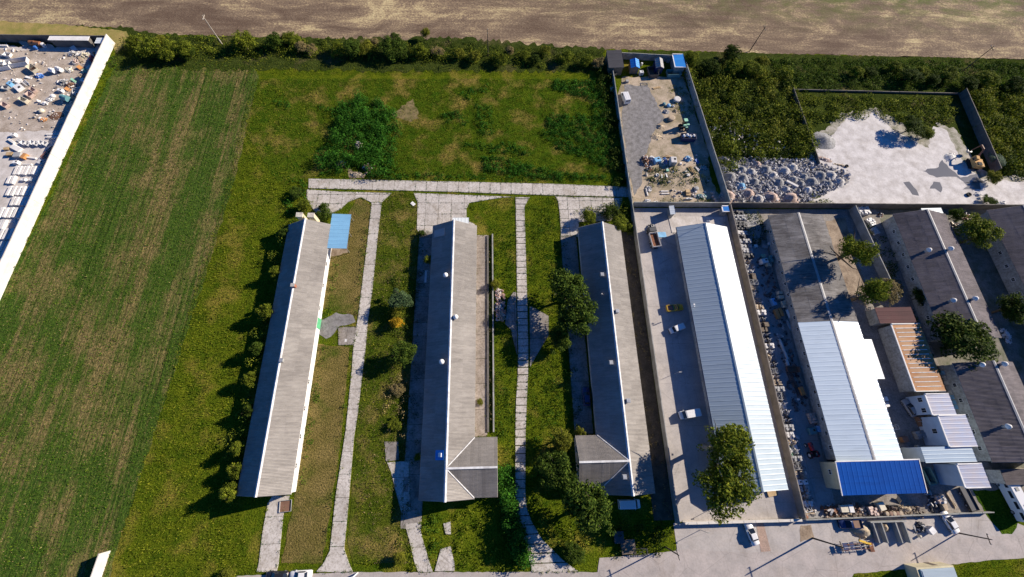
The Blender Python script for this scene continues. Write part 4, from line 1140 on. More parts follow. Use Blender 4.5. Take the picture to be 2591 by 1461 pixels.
for i, wv in enumerate(WEEDS):
    thicket('weed_patch', wp(wv), LEAF['weed'], 'patches of dark broad leaved weeds in the meadow', (.35, .85), (.35, .9), 2.0 if i < 3 else 1.0, 24, .14).update_tag()
thicket('weed_strip', wp([(1010, 455), (1560, 462), (1590, 470), (1565, 445), (1200, 440), (1000, 440)]), LEAF['weed'], 'lush weeds along the north edge of the concrete track', (.3, .7), (.2, .6), 1.1, 22, .13)
thicket('weed_strip', wp([(1240, 590), (1300, 590), (1304, 900), (1300, 1100), (1250, 1110), (1245, 860)]), LEAF['grass'], 'low leafy growth between the kerbs and the slab path', (.25, .6), (.1, .35), .9, 22, .11)
thicket('weed_strip', wp([(1345, 520), (1415, 560), (1415, 700), (1350, 700)]), LEAF['grass'], 'leafy weeds in the grass east of the slab path', (.25, .7), (.15, .45), .4, 20, .12)
thicket('weed_strip', wp([(1345, 930), (1450, 900), (1452, 1080), (1340, 1090)]), LEAF['grass'], 'leafy growth south of the dark tree group', (.3, .8), (.15, .5), .5, 20, .12)
thicket('weed_strip', [(-43.0, -9), (-41.6, -9), (-41.2, 46), (-42.8, 46)], LEAF['grass'], 'weeds along the foot of the white wall', (.3, .7), (.3, .8), .9, 20, .13)
thicket('weed_strip', wp([(885, 900), (893, 900), (868, 1100), (845, 1260), (828, 1400), (818, 1400), (838, 1250), (862, 1090)]), LEAF['grass'], 'tall grass fringe on the west side of the concrete drive', (.25, .6), (.3, .7), 1.2, 20, .12)
thicket('weed_strip', wp([(928, 530), (938, 530), (912, 780), (900, 800), (895, 790)]), LEAF['grass'], 'tall grass fringe beside the upper concrete drive', (.25, .6), (.3, .7), 1.2, 20, .12)
thicket('weed_strip', wp([(1016, 1300), (1040, 1350), (1055, 1440), (985, 1440), (1000, 1400)]), LEAF['grassy'], 'rank grass at the foot of the grass strip', (.3, .8), (.3, .8), .7, 20, .13)
thicket('weed_strip', wp([(1062, 1300), (1110, 1290), (1120, 1350), (1100, 1440), (1092, 1430)]), LEAF['grass'], 'tall weeds between the two broken paths', (.3, .8), (.4, 1.0), .9, 20, .14)
thicket('weed_strip', wp([(1150, 1280), (1200, 1290), (1260, 1370), (1300, 1440), (1160, 1440)]), LEAF['grassy'], 'tall olive grass south of the middle hall', (.4, .9), (.4, 1.0), .6, 18, .14)
thicket('weed_strip', wp([(1345, 1230), (1420, 1330), (1500, 1350), (1510, 1410), (1440, 1420), (1370, 1345)]), LEAF['olive'], 'mixed weeds in front of the large round tree', (.5, 1.1), (.5, 1.2), .5, 16, .16)
thicket('weed_strip', wp([(1620, 1370), (1695, 1345), (1700, 1400), (1650, 1405)]), LEAF['green'], 'bright weeds at the corner of the grey wall by the street', (.5, 1.0), (.4, 1.0), .6, 18, .15)
thicket('weed_strip', wp([(1635, 428), (1800, 420), (1790, 465), (1640, 472)]), LEAF['green'], 'weeds growing around the scattered junk of the walled yard', (.4, .9), (.3, .8), .7, 18, .15)
thicket('weed_strip', wp([(1680, 500), (1800, 500), (1800, 518), (1670, 518)]), LEAF['green'], 'weeds at the foot of the wall in the walled yard', (.4, .8), (.3, .7), .7, 18, .15)
thicket('weed_strip', wp([(2060, 492), (2160, 498), (2175, 519), (2050, 519)]), LEAF['olive'], 'round bushes along the south edge of the chalk yard', (.8, 1.4), (.6, 1.2), .4, 16, .18)
thicket('weed_strip', wp([(1690, 215), (1735, 215), (1760, 300), (1700, 290)]), LEAF['grassy'], 'grassy strip inside the walled yard', (.3, .8), (.1, .35), .6, 16, .14)
thicket('weed_strip', wp([(2190, 810), (2230, 830), (2250, 900), (2220, 900)]), LEAF['dark'], 'dark weeds behind the annex', (.5, .9), (.3, .6), .3, 14, .16)
thicket('weed_strip', rect(107, 2, 111.5, 56), LEAF['dark'], 'shaded shrubs along the plum grey hall', (.6, 1.4), (.6, 1.6), .22, 14, .2, block=False)
thicket('weed_strip', wp([(1870, 540), (1935, 540), (1935, 620), (1895, 620)]), LEAF['dark'], 'dark shrubs beside the weathered hall', (.6, 1.3), (.6, 1.6), .5, 14, .18, block=False)
# grasses
TUSS = 1
blades('meadow_blades', wp([(640, 200), (1540, 200), (1570, 460), (780, 452), (760, 560), (700, 700), (600, 1258), (640, 1440), (290, 1440), (380, 1100), (560, 520)]), 9, .42, .075, LEAF['grassy'], 'rough olive green meadow grass of the fenced plot', seed=3)
blades('field_blades', wp([(300, 150), (640, 165), (600, 440), (520, 700), (292, 1400), (265, 1520), (-60, 1520), (-60, 850), (0, 760)]), 5, .34, .08, LEAF['grass'], 'green regrowth in rows on the stubble field', seed=11)
blades('stubble_blades', wp([(320, 165), (640, 190), (600, 440), (520, 700), (300, 1380), (260, 1500), (-60, 1500), (-60, 900), (20, 760)]), 4, .24, .06, LEAF['straw'], 'straw coloured stubble on the left field', seed=17)
blades('strip_blades', wp([(965, 490), (1050, 490), (1060, 600), (1050, 1430), (895, 1430), (905, 1050)]), 9, .45, .075, LEAF['grassy'], 'grass of the strip between the drive and the middle hall', seed=21)
blades('east_blades', wp([(1185, 520), (1300, 500), (1420, 500), (1460, 700), (1460, 1430), (1260, 1430), (1250, 900), (1245, 600)]), 9, .42, .075, LEAF['grass'], 'green grass around the slab path', seed=23)
blades('verge_blades', [(-120, 110), (40, 112), (40, 125), (-120, 128)], 6, .4, .07, LEAF['grassy'], 'rank grass along the field edge', seed=25)
blades('south_blades', wp([(290, 1445), (640, 1445), (620, 1600), (290, 1600)]), 9, .35, .06, LEAF['grassy'], 'grass at the bottom left beside the street', seed=29)
blades('roadside_blades', wp([(2160, 1456), (2500, 1422), (2900, 1405), (2900, 1600), (2100, 1600)]), 9, .35, .06, LEAF['grassy'], 'grass south of the street at the bottom right', seed=31)
blades('patch_blades', wp([(2455, 1240), (2560, 1240), (2591, 1300), (2560, 1350), (2535, 1350), (2495, 1310)]), 14, .35, .06, LEAF['grass'], 'grass patch beside the white bus', seed=33)
sheet('shaded_strip', rect(34.3, -17, 38.7, 54), .035, mk('soil_and_wall_shade', C(.13, .105, .07), C(.07, .06, .04), .6, fine=3.))  # brown soil, coloured darker to deepen the shade of the grey wall
blades('lawn_blades', wp([(705, 1430), (820, 1430), (890, 890), (930, 520), (880, 520), (810, 880)]), 5, .16, .05, LEAF['straw'], 'short dry lawn beside the westernmost hall', seed=35)

def domes(name, Cn, r, h, ld, ls, mat, label, cat='weeds'):
    k = len(Cn); cnt = np.maximum(7, (ld * r * r * 3.1).astype(int)); idx = np.repeat(np.arange(k), cnt); n = len(idx)
    u = rng.random(n); ph = rng.random(n) * 6.283; st = np.sqrt(1 - u * u); D = np.stack([st * np.cos(ph), st * np.sin(ph), u], 1)
    Pt = np.stack([Cn[idx, 0] + D[:, 0] * r[idx], Cn[idx, 1] + D[:, 1] * r[idx], .09 + D[:, 2] * h[idx]], 1)
    V, F = leafquads(Pt, D, np.full(n, ls)); return tag(link(name, npmesh(name, V, F, mat)), label, cat, kind='stuff')


E1, E2 = [], []
for poly in EDGES:
    yard = min(p[0] for p in poly) > 39
    for i in range(len(poly)):
        a, b = np.array(poly[i - 1]), np.array(poly[i]); L = np.linalg.norm(b - a)
        for q in range(int(L * (2.4 if not yard else .25))):
            p = a + (b - a) * random.random(); (E1 if random.random() < .6 else E2).append((p[0] + random.gauss(0, .16), p[1] + random.gauss(0, .16)))
for c in JOINTS:
    if min(p[0] for p in c) > 39: continue
    for i in range(len(c)):
        a, b = np.array(c[i - 1]), np.array(c[i]); L = np.linalg.norm(b - a)
        if random.random() < .45:
            for q in range(int(L * 1.1)):
                p = a + (b - a) * random.random(); E2.append((p[0], p[1]))
for nm_, E_, mt_, lb_ in (('edge_weeds', E1, LEAF['grassy'], 'grass creeping over the edges of the concrete tracks'), ('joint_weeds', E2, LEAF['weed'], 'small weeds in the joints of the concrete slabs')):
    E_ = np.array(E_); k = len(E_); rr = rng.uniform(.08, .36, k) if nm_ == 'edge_weeds' else rng.uniform(.05, .2, k)
    domes(nm_, E_, rr, rr * .7, 60, .07, mt_, lb_)
# wild growth
thicket('wild_growth', [(-59.4, -10), (-54.6, -11), (-54.8, 52), (-58.6, 47), (-56.2, 36), (-59, 24), (-57, 14), (-59.2, 4)], LEAF['olive'], 'rough shrub belt along the west side of the westernmost hall', (.5, 1.5), (.8, 3.0), .45, 20, .15, block=False)
thicket('wild_growth', [(-58, -8), (-54.9, -8), (-54.9, 48), (-57.2, 48)], LEAF['green'], 'greener shoots in the shrub belt of the westernmost hall', (.4, 1.0), (.5, 2.8), .3, 20, .14, block=False)
thicket('wild_growth', wp([(975, 960), (1045, 945), (1050, 1110), (985, 1108), (968, 1040)]), LEAF['dry'], 'tall dry weeds west of the middle hall', (.3, .8), (.4, 1.1), .8, 22, .13)
thicket('wild_growth', wp([(985, 700), (1052, 690), (1052, 940), (990, 930)]), LEAF['green'], 'green undergrowth around the golden shrub', (.3, .9), (.3, 1.0), .6, 20, .13)
thicket('wild_growth', [(-2.0, 2), (-.4, 2), (-.4, 53), (-2.0, 53)], LEAF['dry'], 'dry weeds between the two kerbs', (.15, .45), (.1, .4), 1.4, 24, .1, block=False)
thicket('wild_growth', wp([(1500, 1340), (1560, 1330), (1690, 1320), (1695, 1400), (1520, 1405)]), LEAF['dark'], 'weeds coloured dark for shade in the corner by the street', (.4, 1.0), (.4, 1.2), .5, 18, .15)  # dark leaf colour stands in for the shade over this corner
thicket('wild_growth', wp([(1340, 1120), (1400, 1060), (1440, 1130), (1440, 1230), (1345, 1230)]), LEAF['weed'], 'lush weeds around the narrow dark tree', (.3, .9), (.3, 1.0), .6, 20, .13)
thicket('wild_growth', wp([(735, 460), (778, 455), (775, 560), (735, 570), (720, 520)]), LEAF['weed'], 'weeds west of the broken apron', (.4, 1.0), (.3, 1.0), .5, 20, .14)
thicket('wild_growth', wp([(1450, 540), (1580, 505), (1590, 560), (1530, 565)]), LEAF['olive'], 'wild growth at the north gable of the eastern hall', (.4, 1.1), (.5, 1.5), .6, 20, .15, block=False)
thicket('wild_growth', wp([(310, 95), (800, 105), (1100, 118), (1530, 140), (1530, 165), (900, 150), (310, 140)]), LEAF['olive'], 'shrubby middle of the field edge hedge', (.6, 1.5), (.6, 2.0), .14, 18, .17)
thicket('wild_growth', wp([(300, 160), (290, 110), (10, 740), (20, 760)]), LEAF['grass'], 'bright grass fringe along the white panel wall', (.3, .7), (.2, .5), .8, 20, .12)
thicket('wild_growth', wp([(1735, 185), (2000, 190), (2010, 240), (2070, 430), (1990, 380), (1840, 430)]), LEAF['lime'], 'paler bushes dotted through the scrub beside the walled yard', (.8, 1.8), (1.4, 2.8), .035, 16, .2)
thicket('wild_growth', wp([(2440, 230), (2900, 220), (2900, 455), (2530, 440), (2500, 380)]), LEAF['lime'], 'paler bushes dotted through the scrub at the right edge', (.8, 1.8), (1.4, 2.8), .035, 16, .2)
thicket('wild_growth', wp([(1930, 150), (2900, 165), (2900, 225), (2010, 222)]), LEAF['grass'], 'bright grass tufts along the upper right field edge', (.3, 1.0), (.3, .7), .4, 18, .14)
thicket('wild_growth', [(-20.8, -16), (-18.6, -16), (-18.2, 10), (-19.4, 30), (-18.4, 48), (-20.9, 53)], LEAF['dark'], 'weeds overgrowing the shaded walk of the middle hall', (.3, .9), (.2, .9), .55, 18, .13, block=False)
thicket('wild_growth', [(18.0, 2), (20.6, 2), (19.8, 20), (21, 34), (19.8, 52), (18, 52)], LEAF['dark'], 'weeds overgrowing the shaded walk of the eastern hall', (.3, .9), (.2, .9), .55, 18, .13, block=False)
thicket('wild_growth', rect(34.6, -16, 38.4, 54), LEAF['dry'], 'dry weeds in the strip along the grey boundary wall', (.25, .7), (.2, .7), .35, 18, .12, block=False)
# tussocks give the meadows their coarse grain
thicket('tussocks', wp([(640, 200), (1540, 200), (1570, 456), (780, 450), (760, 560), (700, 700), (600, 1258), (640, 1440), (290, 1440), (380, 1100), (560, 520)]), LEAF['grassy'], 'scattered grass tussocks in the meadow of the fenced plot', (.12, .42), (.08, .26), .75, 30, .085, 'grass')
thicket('tussocks', wp([(310, 160), (640, 175), (600, 440), (520, 700), (300, 1380), (-60, 1500), (-60, 850), (10, 760)]), LEAF['grass'], 'scattered green clumps on the stubble field', (.15, .45), (.08, .26), .55, 26, .09, 'grass')
thicket('tussocks', wp([(965, 490), (1050, 490), (1060, 600), (1050, 1430), (895, 1430), (905, 1050)]), LEAF['straw'], 'dry tussocks on the grass strip', (.15, .4), (.1, .3), .9, 28, .085, 'grass')
thicket('tussocks', wp([(1345, 500), (1420, 500), (1460, 700), (1460, 1080), (1340, 1090)]), LEAF['grassy'], 'tussocks between the slab path and the eastern hall', (.15, .45), (.1, .3), 1.0, 28, .085, 'grass')

# ------------------------------------------------------------------ VEHICLES
def wheels(t, xs, y, r=.32, w=.2):
    for x in xs:
        for s in (-1, 1):
            tm = link('wheel', M().cyl((0, -w / 2, 0), (0, w / 2, 0), r, n=12).mesh('wheel', BLACK), t, (x, s * y, r))
            link('rim', M().cyl((0, -w / 2 - .01, 0), (0, w / 2 + .01, 0), r * .58, n=10).mesh('rim', STEEL), tm)


def car(label, px, py, col, deg, L=4.4, Wd=1.75, H=1.45, kind='hatch', cat='car', name='parked_car'):
    """local +x is the front"""
    x, y = W(px, py, .8)
    t = thing(name, label, cat, (x, y, 0), math.radians(deg))
    h = Wd / 2; a = L / 2; P = car_paint(col)
    m = M()
    if kind == 'van':
        m.loft([(-a, h * .9, .35, h * .97, .9, h * .86, H * .93), (-a + .12, h * .95, .28, h, .95, h * .88, H), (a - 1.5, h * .95, .28, h, .95, h * .88, H), (a - 1.25, h * .95, .28, h, .95, h * .86, H * .97)])
        m.loft([(a - 1.26, h * .95, .28, h, .9, h * .9, 1.22), (a - .35, h * .94, .3, h * .98, .8, h * .86, 1.05), (a, h * .8, .35, h * .85, .65, h * .75, .85)])
        wx = (a - 1.27, a - .62)
    else:
        bz = .92
        m.loft([(-a, h * .78, .38, h * .84, .62, h * .74, .78), (-a + .25, h * .93, .25, h * .98, .7, h * .86, bz), (-a + 1.1, h * .95, .22, h, .7, h * .9, bz + .02), (a - 1.35, h * .95, .22, h, .7, h * .9, bz), (a - .3, h * .9, .25, h * .95, .62, h * .8, .78), (a, h * .7, .35, h * .76, .55, h * .66, .66)])
        wx = (a - 1.55, a - 1.05)
    part('body', m, P, t, True if kind != 'van' else False)
    if kind == 'van':
        m = M().loft([(a - 1.3, h * .86, 1.15, h * .87, 1.5, h * .8, H * .93), (a - .72, h * .86, 1.1, h * .82, 1.14, h * .8, 1.18)]); part('windscreen', m, GLASS, t)
        for s in (-1, 1): part('side_window', M().box((a - 1.75, s * (h * .965), H * .74), (.85, .06, .42)), GLASS, t)
        part('rear_window', M().box((-a - .0, 0, H * .76), (.06, h * 1.3, .42)), GLASS, t)
        part('roof_rib', M().box((-.4, -h * .4, H + .01), (L * .6, .05, .03)).box((-.4, h * .4, H + .01), (L * .6, .05, .03)), P, t)
    else:
        b0 = -a + (.35 if kind == 'hatch' else .85); f0 = a - 1.25
        if kind == 'pickup': b0 = -.1
        m = M().loft([(b0, h * .82, .9, h * .8, .95, h * .74, .98), (b0 + .45, h * .88, .9, h * .8, 1.15, h * .68, H - .03), (f0 - .85, h * .88, .9, h * .8, 1.15, h * .7, H - .03), (f0, h * .84, .88, h * .82, .92, h * .76, .95)])
        part('windows', m, GLASS, t, False)
        part('roof', M().loft([(b0 + .42, h * .68, H - .06, h * .7, H - .04, h * .58, H), (f0 - .82, h * .7, H - .06, h * .72, H - .04, h * .6, H)]), P, t)
        for s in (-1, 1): part('pillar', M().cyl((f0 - .84, s * h * .7, H - .05), (f0 + .02, s * h * .82, .93), .035, n=5).cyl((b0 + .44, s * h * .68, H - .05), (b0, s * h * .8, .95), .05, n=5), P, t)
    if kind == 'pickup':
        part('cargo_bed', M().box((-a + .95, 0, .72), (1.8, h * 1.5, .05)).box((-a + .05, 0, .95), (.08, h * 1.8, .45)).box((-a + .95, h * .9, .98), (1.9, .08, .42)).box((-a + .95, -h * .9, .98), (1.9, .08, .42)), P, t)
        part('bed_floor', M().box((-a + .98, 0, .93), (1.72, h * 1.66, .04)), pm('brown'), t)
    for s in (-1, 1):
        part('headlight', M().box((a - .12, s * h * .62, .62), (.12, .3, .14)), STEEL, t)
        part('tail_light', M().box((-a + .06, s * h * .68, .72), (.08, .2, .2)), pm('red'), t)
        part('mirror', M().box((wx[0] + .1, s * (h + .1), 1.0), (.12, .18, .12)), P, t)
    part('bumper', M().box((a - .02, 0, .42), (.14, h * 1.5, .2)), BLACK, t)
    wheels(t, (-L * .31, L * .31), h - .1)
    return t


car('yellow pickup with a brown cargo bed parked beside the white warehouse', 1708, 779, 'yellow', 6, 4.5, 1.75, 1.6, 'pickup', 'pickup')
car('small white van parked at a slant beside the white warehouse', 1712, 832, 'white', 200, 3.9, 1.6, 1.7, 'van', 'van', 'parked_van')
car('larger white van facing the grey wall in the warehouse yard', 1744, 1048, 'white', 188, 4.9, 1.9, 1.95, 'van', 'van', 'parked_van')
car('white van in deep shade at the south end of the eastern hall', 1592, 1276, 'white', 0, 4.8, 1.9, 1.95, 'van', 'van', 'parked_van')
car('white sedan on the forecourt in front of the street fence', 1903, 1351, 'white', 103, 4.5, 1.8, 1.42, 'sedan')
car('white car parked on the forecourt beside the sand bays', 2405, 1322, 'white', 108, 4.6, 1.8, 1.45, 'sedan')
car('dark blue car in shade west of the eastern hall', 1484, 1003, 'navy', 90, 4.4, 1.75, 1.45, 'hatch')
car('dark blue pickup with a bright blue bed below the lumber rows', 2152, 1326, 'navy', 180, 4.9, 1.85, 1.6, 'pickup', 'pickup')
car('black car cut by the bottom edge at the street', 700, 1459, 'black', 178, 4.5, 1.8, 1.45, 'hatch')
car('white and green car cut by the bottom edge at the street', 760, 1457, 'white', 181, 4.5, 1.8, 1.45, 'sedan')
car('blue grey car in shade beside the stepped building', 2303, 1032, 'grey', 108, 4.3, 1.75, 1.45, 'hatch')
car('white camper van at the corner of the walled yard by the gravel track', 1582, 247, 'white', 100, 4.6, 2.0, 2.1, 'van', 'van', 'parked_van')


def long_bus():
    x, y = W(2578, 1262, 2.2)
    t = thing('parked_bus', 'white bus with dark windows at the right edge by the grass patch', 'bus', (x, y, 0), math.radians(99))
    part('body', M().loft([(-4.6, 1.15, .5, 1.22, 1.4, 1.05, 2.7), (-4.5, 1.2, .4, 1.25, 1.5, 1.1, 2.85), (4.5, 1.2, .4, 1.25, 1.5, 1.1, 2.85), (4.7, 1.1, .5, 1.15, 1.4, 1.0, 2.6)]), car_paint('white'), t)
    for s in (-1, 1):
        for i in range(4): part('side_window', M().box((-3.4 + i * 2.2, s * 1.19, 1.95), (1.5, .06, .8)), GLASS, t)
    part('windscreen', M().box((4.66, 0, 1.9), (.06, 1.9, .9)), GLASS, t)
    part('roof_hatch', M().box((-1.5, 0, 2.9), (.8, .8, .1)).box((2, 0, 2.9), (.8, .8, .1)), PLASTER_G, t)
    wheels(t, (-2.8, 3.0), 1.1, .45, .3)


long_bus()


def truck():
    x, y = W(1655, 600, 1.5)
    t = thing('tipper_truck', 'old tipper truck with a rusty open bed in the warehouse yard', 'truck', (x, y, 0), math.radians(97))
    part('chassis', M().box((0, 0, .75), (6.4, .9, .3)), BLACK, t)
    b = part('cargo_bed', M().box((-.9, 0, 1.15), (4.2, 2.3, .12)).box((-.9, 1.13, 1.5), (4.2, .09, .65)).box((-.9, -1.13, 1.5), (4.2, .09, .65)).box((-2.98, 0, 1.5), (.09, 2.3, .65)).box((1.2, 0, 1.6), (.12, 2.3, .85)), pm('pale'), t)
    part('bed_floor', M().box((-.9, 0, 1.23), (4.0, 2.1, .03)), RUST, b)
    part('cab', M().loft([(1.45, 1.05, .6, 1.1, 1.3, .95, 2.3), (2.6, 1.05, .6, 1.1, 1.3, .95, 2.3), (3.1, 1.0, .6, 1.05, 1.2, .9, 1.5)]), pm('dark'), t)
    part('windscreen', M().box((2.92, 0, 1.85), (.08, 1.7, .6), tilt=(0, -.5)), GLASS, t)
    for s in (-1, 1): part('headlight', M().box((3.08, s * .75, .9), (.1, .25, .2)), STEEL, t)
    wheels(t, (-2.1, -1.0, 2.2), 1.0, .48, .3)


truck()


def tractor():
    x, y = W(2056, 1142, .9)
    t = thing('red_tractor', 'red tractor with white wheel hubs parked beside the white roofed hall', 'tractor', (x, y, 0), math.radians(100))
    part('bonnet', M().loft([(.1, .32, .7, .38, 1.1, .3, 1.45), (1.7, .28, .65, .34, 1.0, .26, 1.3), (1.85, .25, .7, .3, .95, .2, 1.15)]), car_paint('red'), t)
    part('gearbox', M().box((-.5, 0, .75), (1.5, .5, .5)), BLACK, t)
    part('seat', M().box((-.6, 0, 1.25), (.5, .5, .12)).box((-.85, 0, 1.5), (.1, .5, .45)), BLACK, t)
    st = part('steering_column', M().cyl((-.1, 0, 1.1), (-.3, 0, 1.6), .03, n=6), BLACK, t)
    part('steering_wheel', M().cyl((-.3, 0, 1.58), (-.32, 0, 1.62), .22, n=12), BLACK, st)
    for s in (-1, 1):
        part('mudguard', M().box((-.75, s * .75, 1.35), (1.1, .35, .06)).box((-.2, s * .75, 1.15), (.06, .35, .4)), car_paint('red'), t)
        w = link('wheel', M().cyl((0, -.2, 0), (0, .2, 0), .75, n=16).mesh('wheel', BLACK), t, (-.75, s * .85, .75)); link('rim', M().cyl((0, -.22, 0), (0, .22, 0), .4, n=12).mesh('rim', WHITE), w)
        w = link('wheel', M().cyl((0, -.12, 0), (0, .12, 0), .42, n=14).mesh('wheel', BLACK), t, (1.4, s * .7, .42)); link('rim', M().cyl((0, -.13, 0), (0, .13, 0), .24, n=10).mesh('rim', WHITE), w)
    part('exhaust', M().cyl((1.0, .2, 1.3), (1.0, .2, 2.0), .05, n=6), BLACK, t)
    part('front_axle', M().box((1.4, 0, .5), (.15, 1.3, .15)), BLACK, t)


tractor()


def excavator():
    x, y = W(2468, 412, 1.2)
    t = thing('excavator', 'orange yellow excavator with its boom folded beside the puddle', 'excavator', (x, y, 0), math.radians(78))
    Yp = pm('orange'); Yb = mk('digger_yellow', C(.62, .38, .14), C(.5, .28, .1), 1.)
    for s in (-1, 1):
        tr = part('track', M().loft([(-1.9, .28, .25, .3, .45, .28, .6), (-1.5, .28, 0, .3, .4, .28, .85), (1.5, .28, 0, .3, .4, .28, .85), (1.9, .28, .25, .3, .45, .28, .6)]), BLACK, t)
        tr.location = (0, s * 1.05, 0)
    part('turntable', M().cyl((0, 0, .7), (0, 0, 1.05), .7, n=16), BLACK, t)
    h = part('upper_body', M().box((-.7, 0, 1.6), (2.9, 2.5, 1.1)).box((-1.6, 0, 2.2), (1.2, 2.3, .3)), Yb, t)
    part('engine_cover', M().box((-1.4, .2, 2.42), (1.1, 1.2, .2)), BLACK, h)
    part('cab', M().loft([(.0, .48, 1.1, .5, 1.8, .44, 2.85), (1.2, .48, 1.1, .5, 1.8, .44, 2.85), (1.45, .45, 1.1, .46, 1.7, .4, 2.4)]), Yb, t).location = (0, .75, 0)
    part('cab_window', M().box((1.38, .75, 2.1), (.1, .8, 1.0)).box((.6, 1.24, 2.1), (1.0, .06, .9)), GLASS, t)
    part('boom', M().cyl((1., -.1, 1.6), (2.8, -.1, 4.0), .28, .26, 6).cyl((2.8, -.1, 4.0), (4.6, -.1, 3.8), .26, .18, 6), pm('rust'), t)
    part('arm', M().cyl((4.6, -.1, 3.9), (4.2, .9, 1.3), .2, .14, 6), pm('rust'), t)
    part('bucket', M().box((4.1, 1.1, .9), (.8, 1.0, .1)).box((3.7, 1.1, 1.2), (.1, 1.0, .7)).box((4.1, .6, 1.2), (.8, .08, .6)).box((4.1, 1.6, 1.2), (.8, .08, .6)), STEEL, t)
    part('hydraulic_ram', M().cyl((1.2, -.1, 1.3), (2.4, -.1, 3.0), .08, n=6), STEEL, t)


excavator()

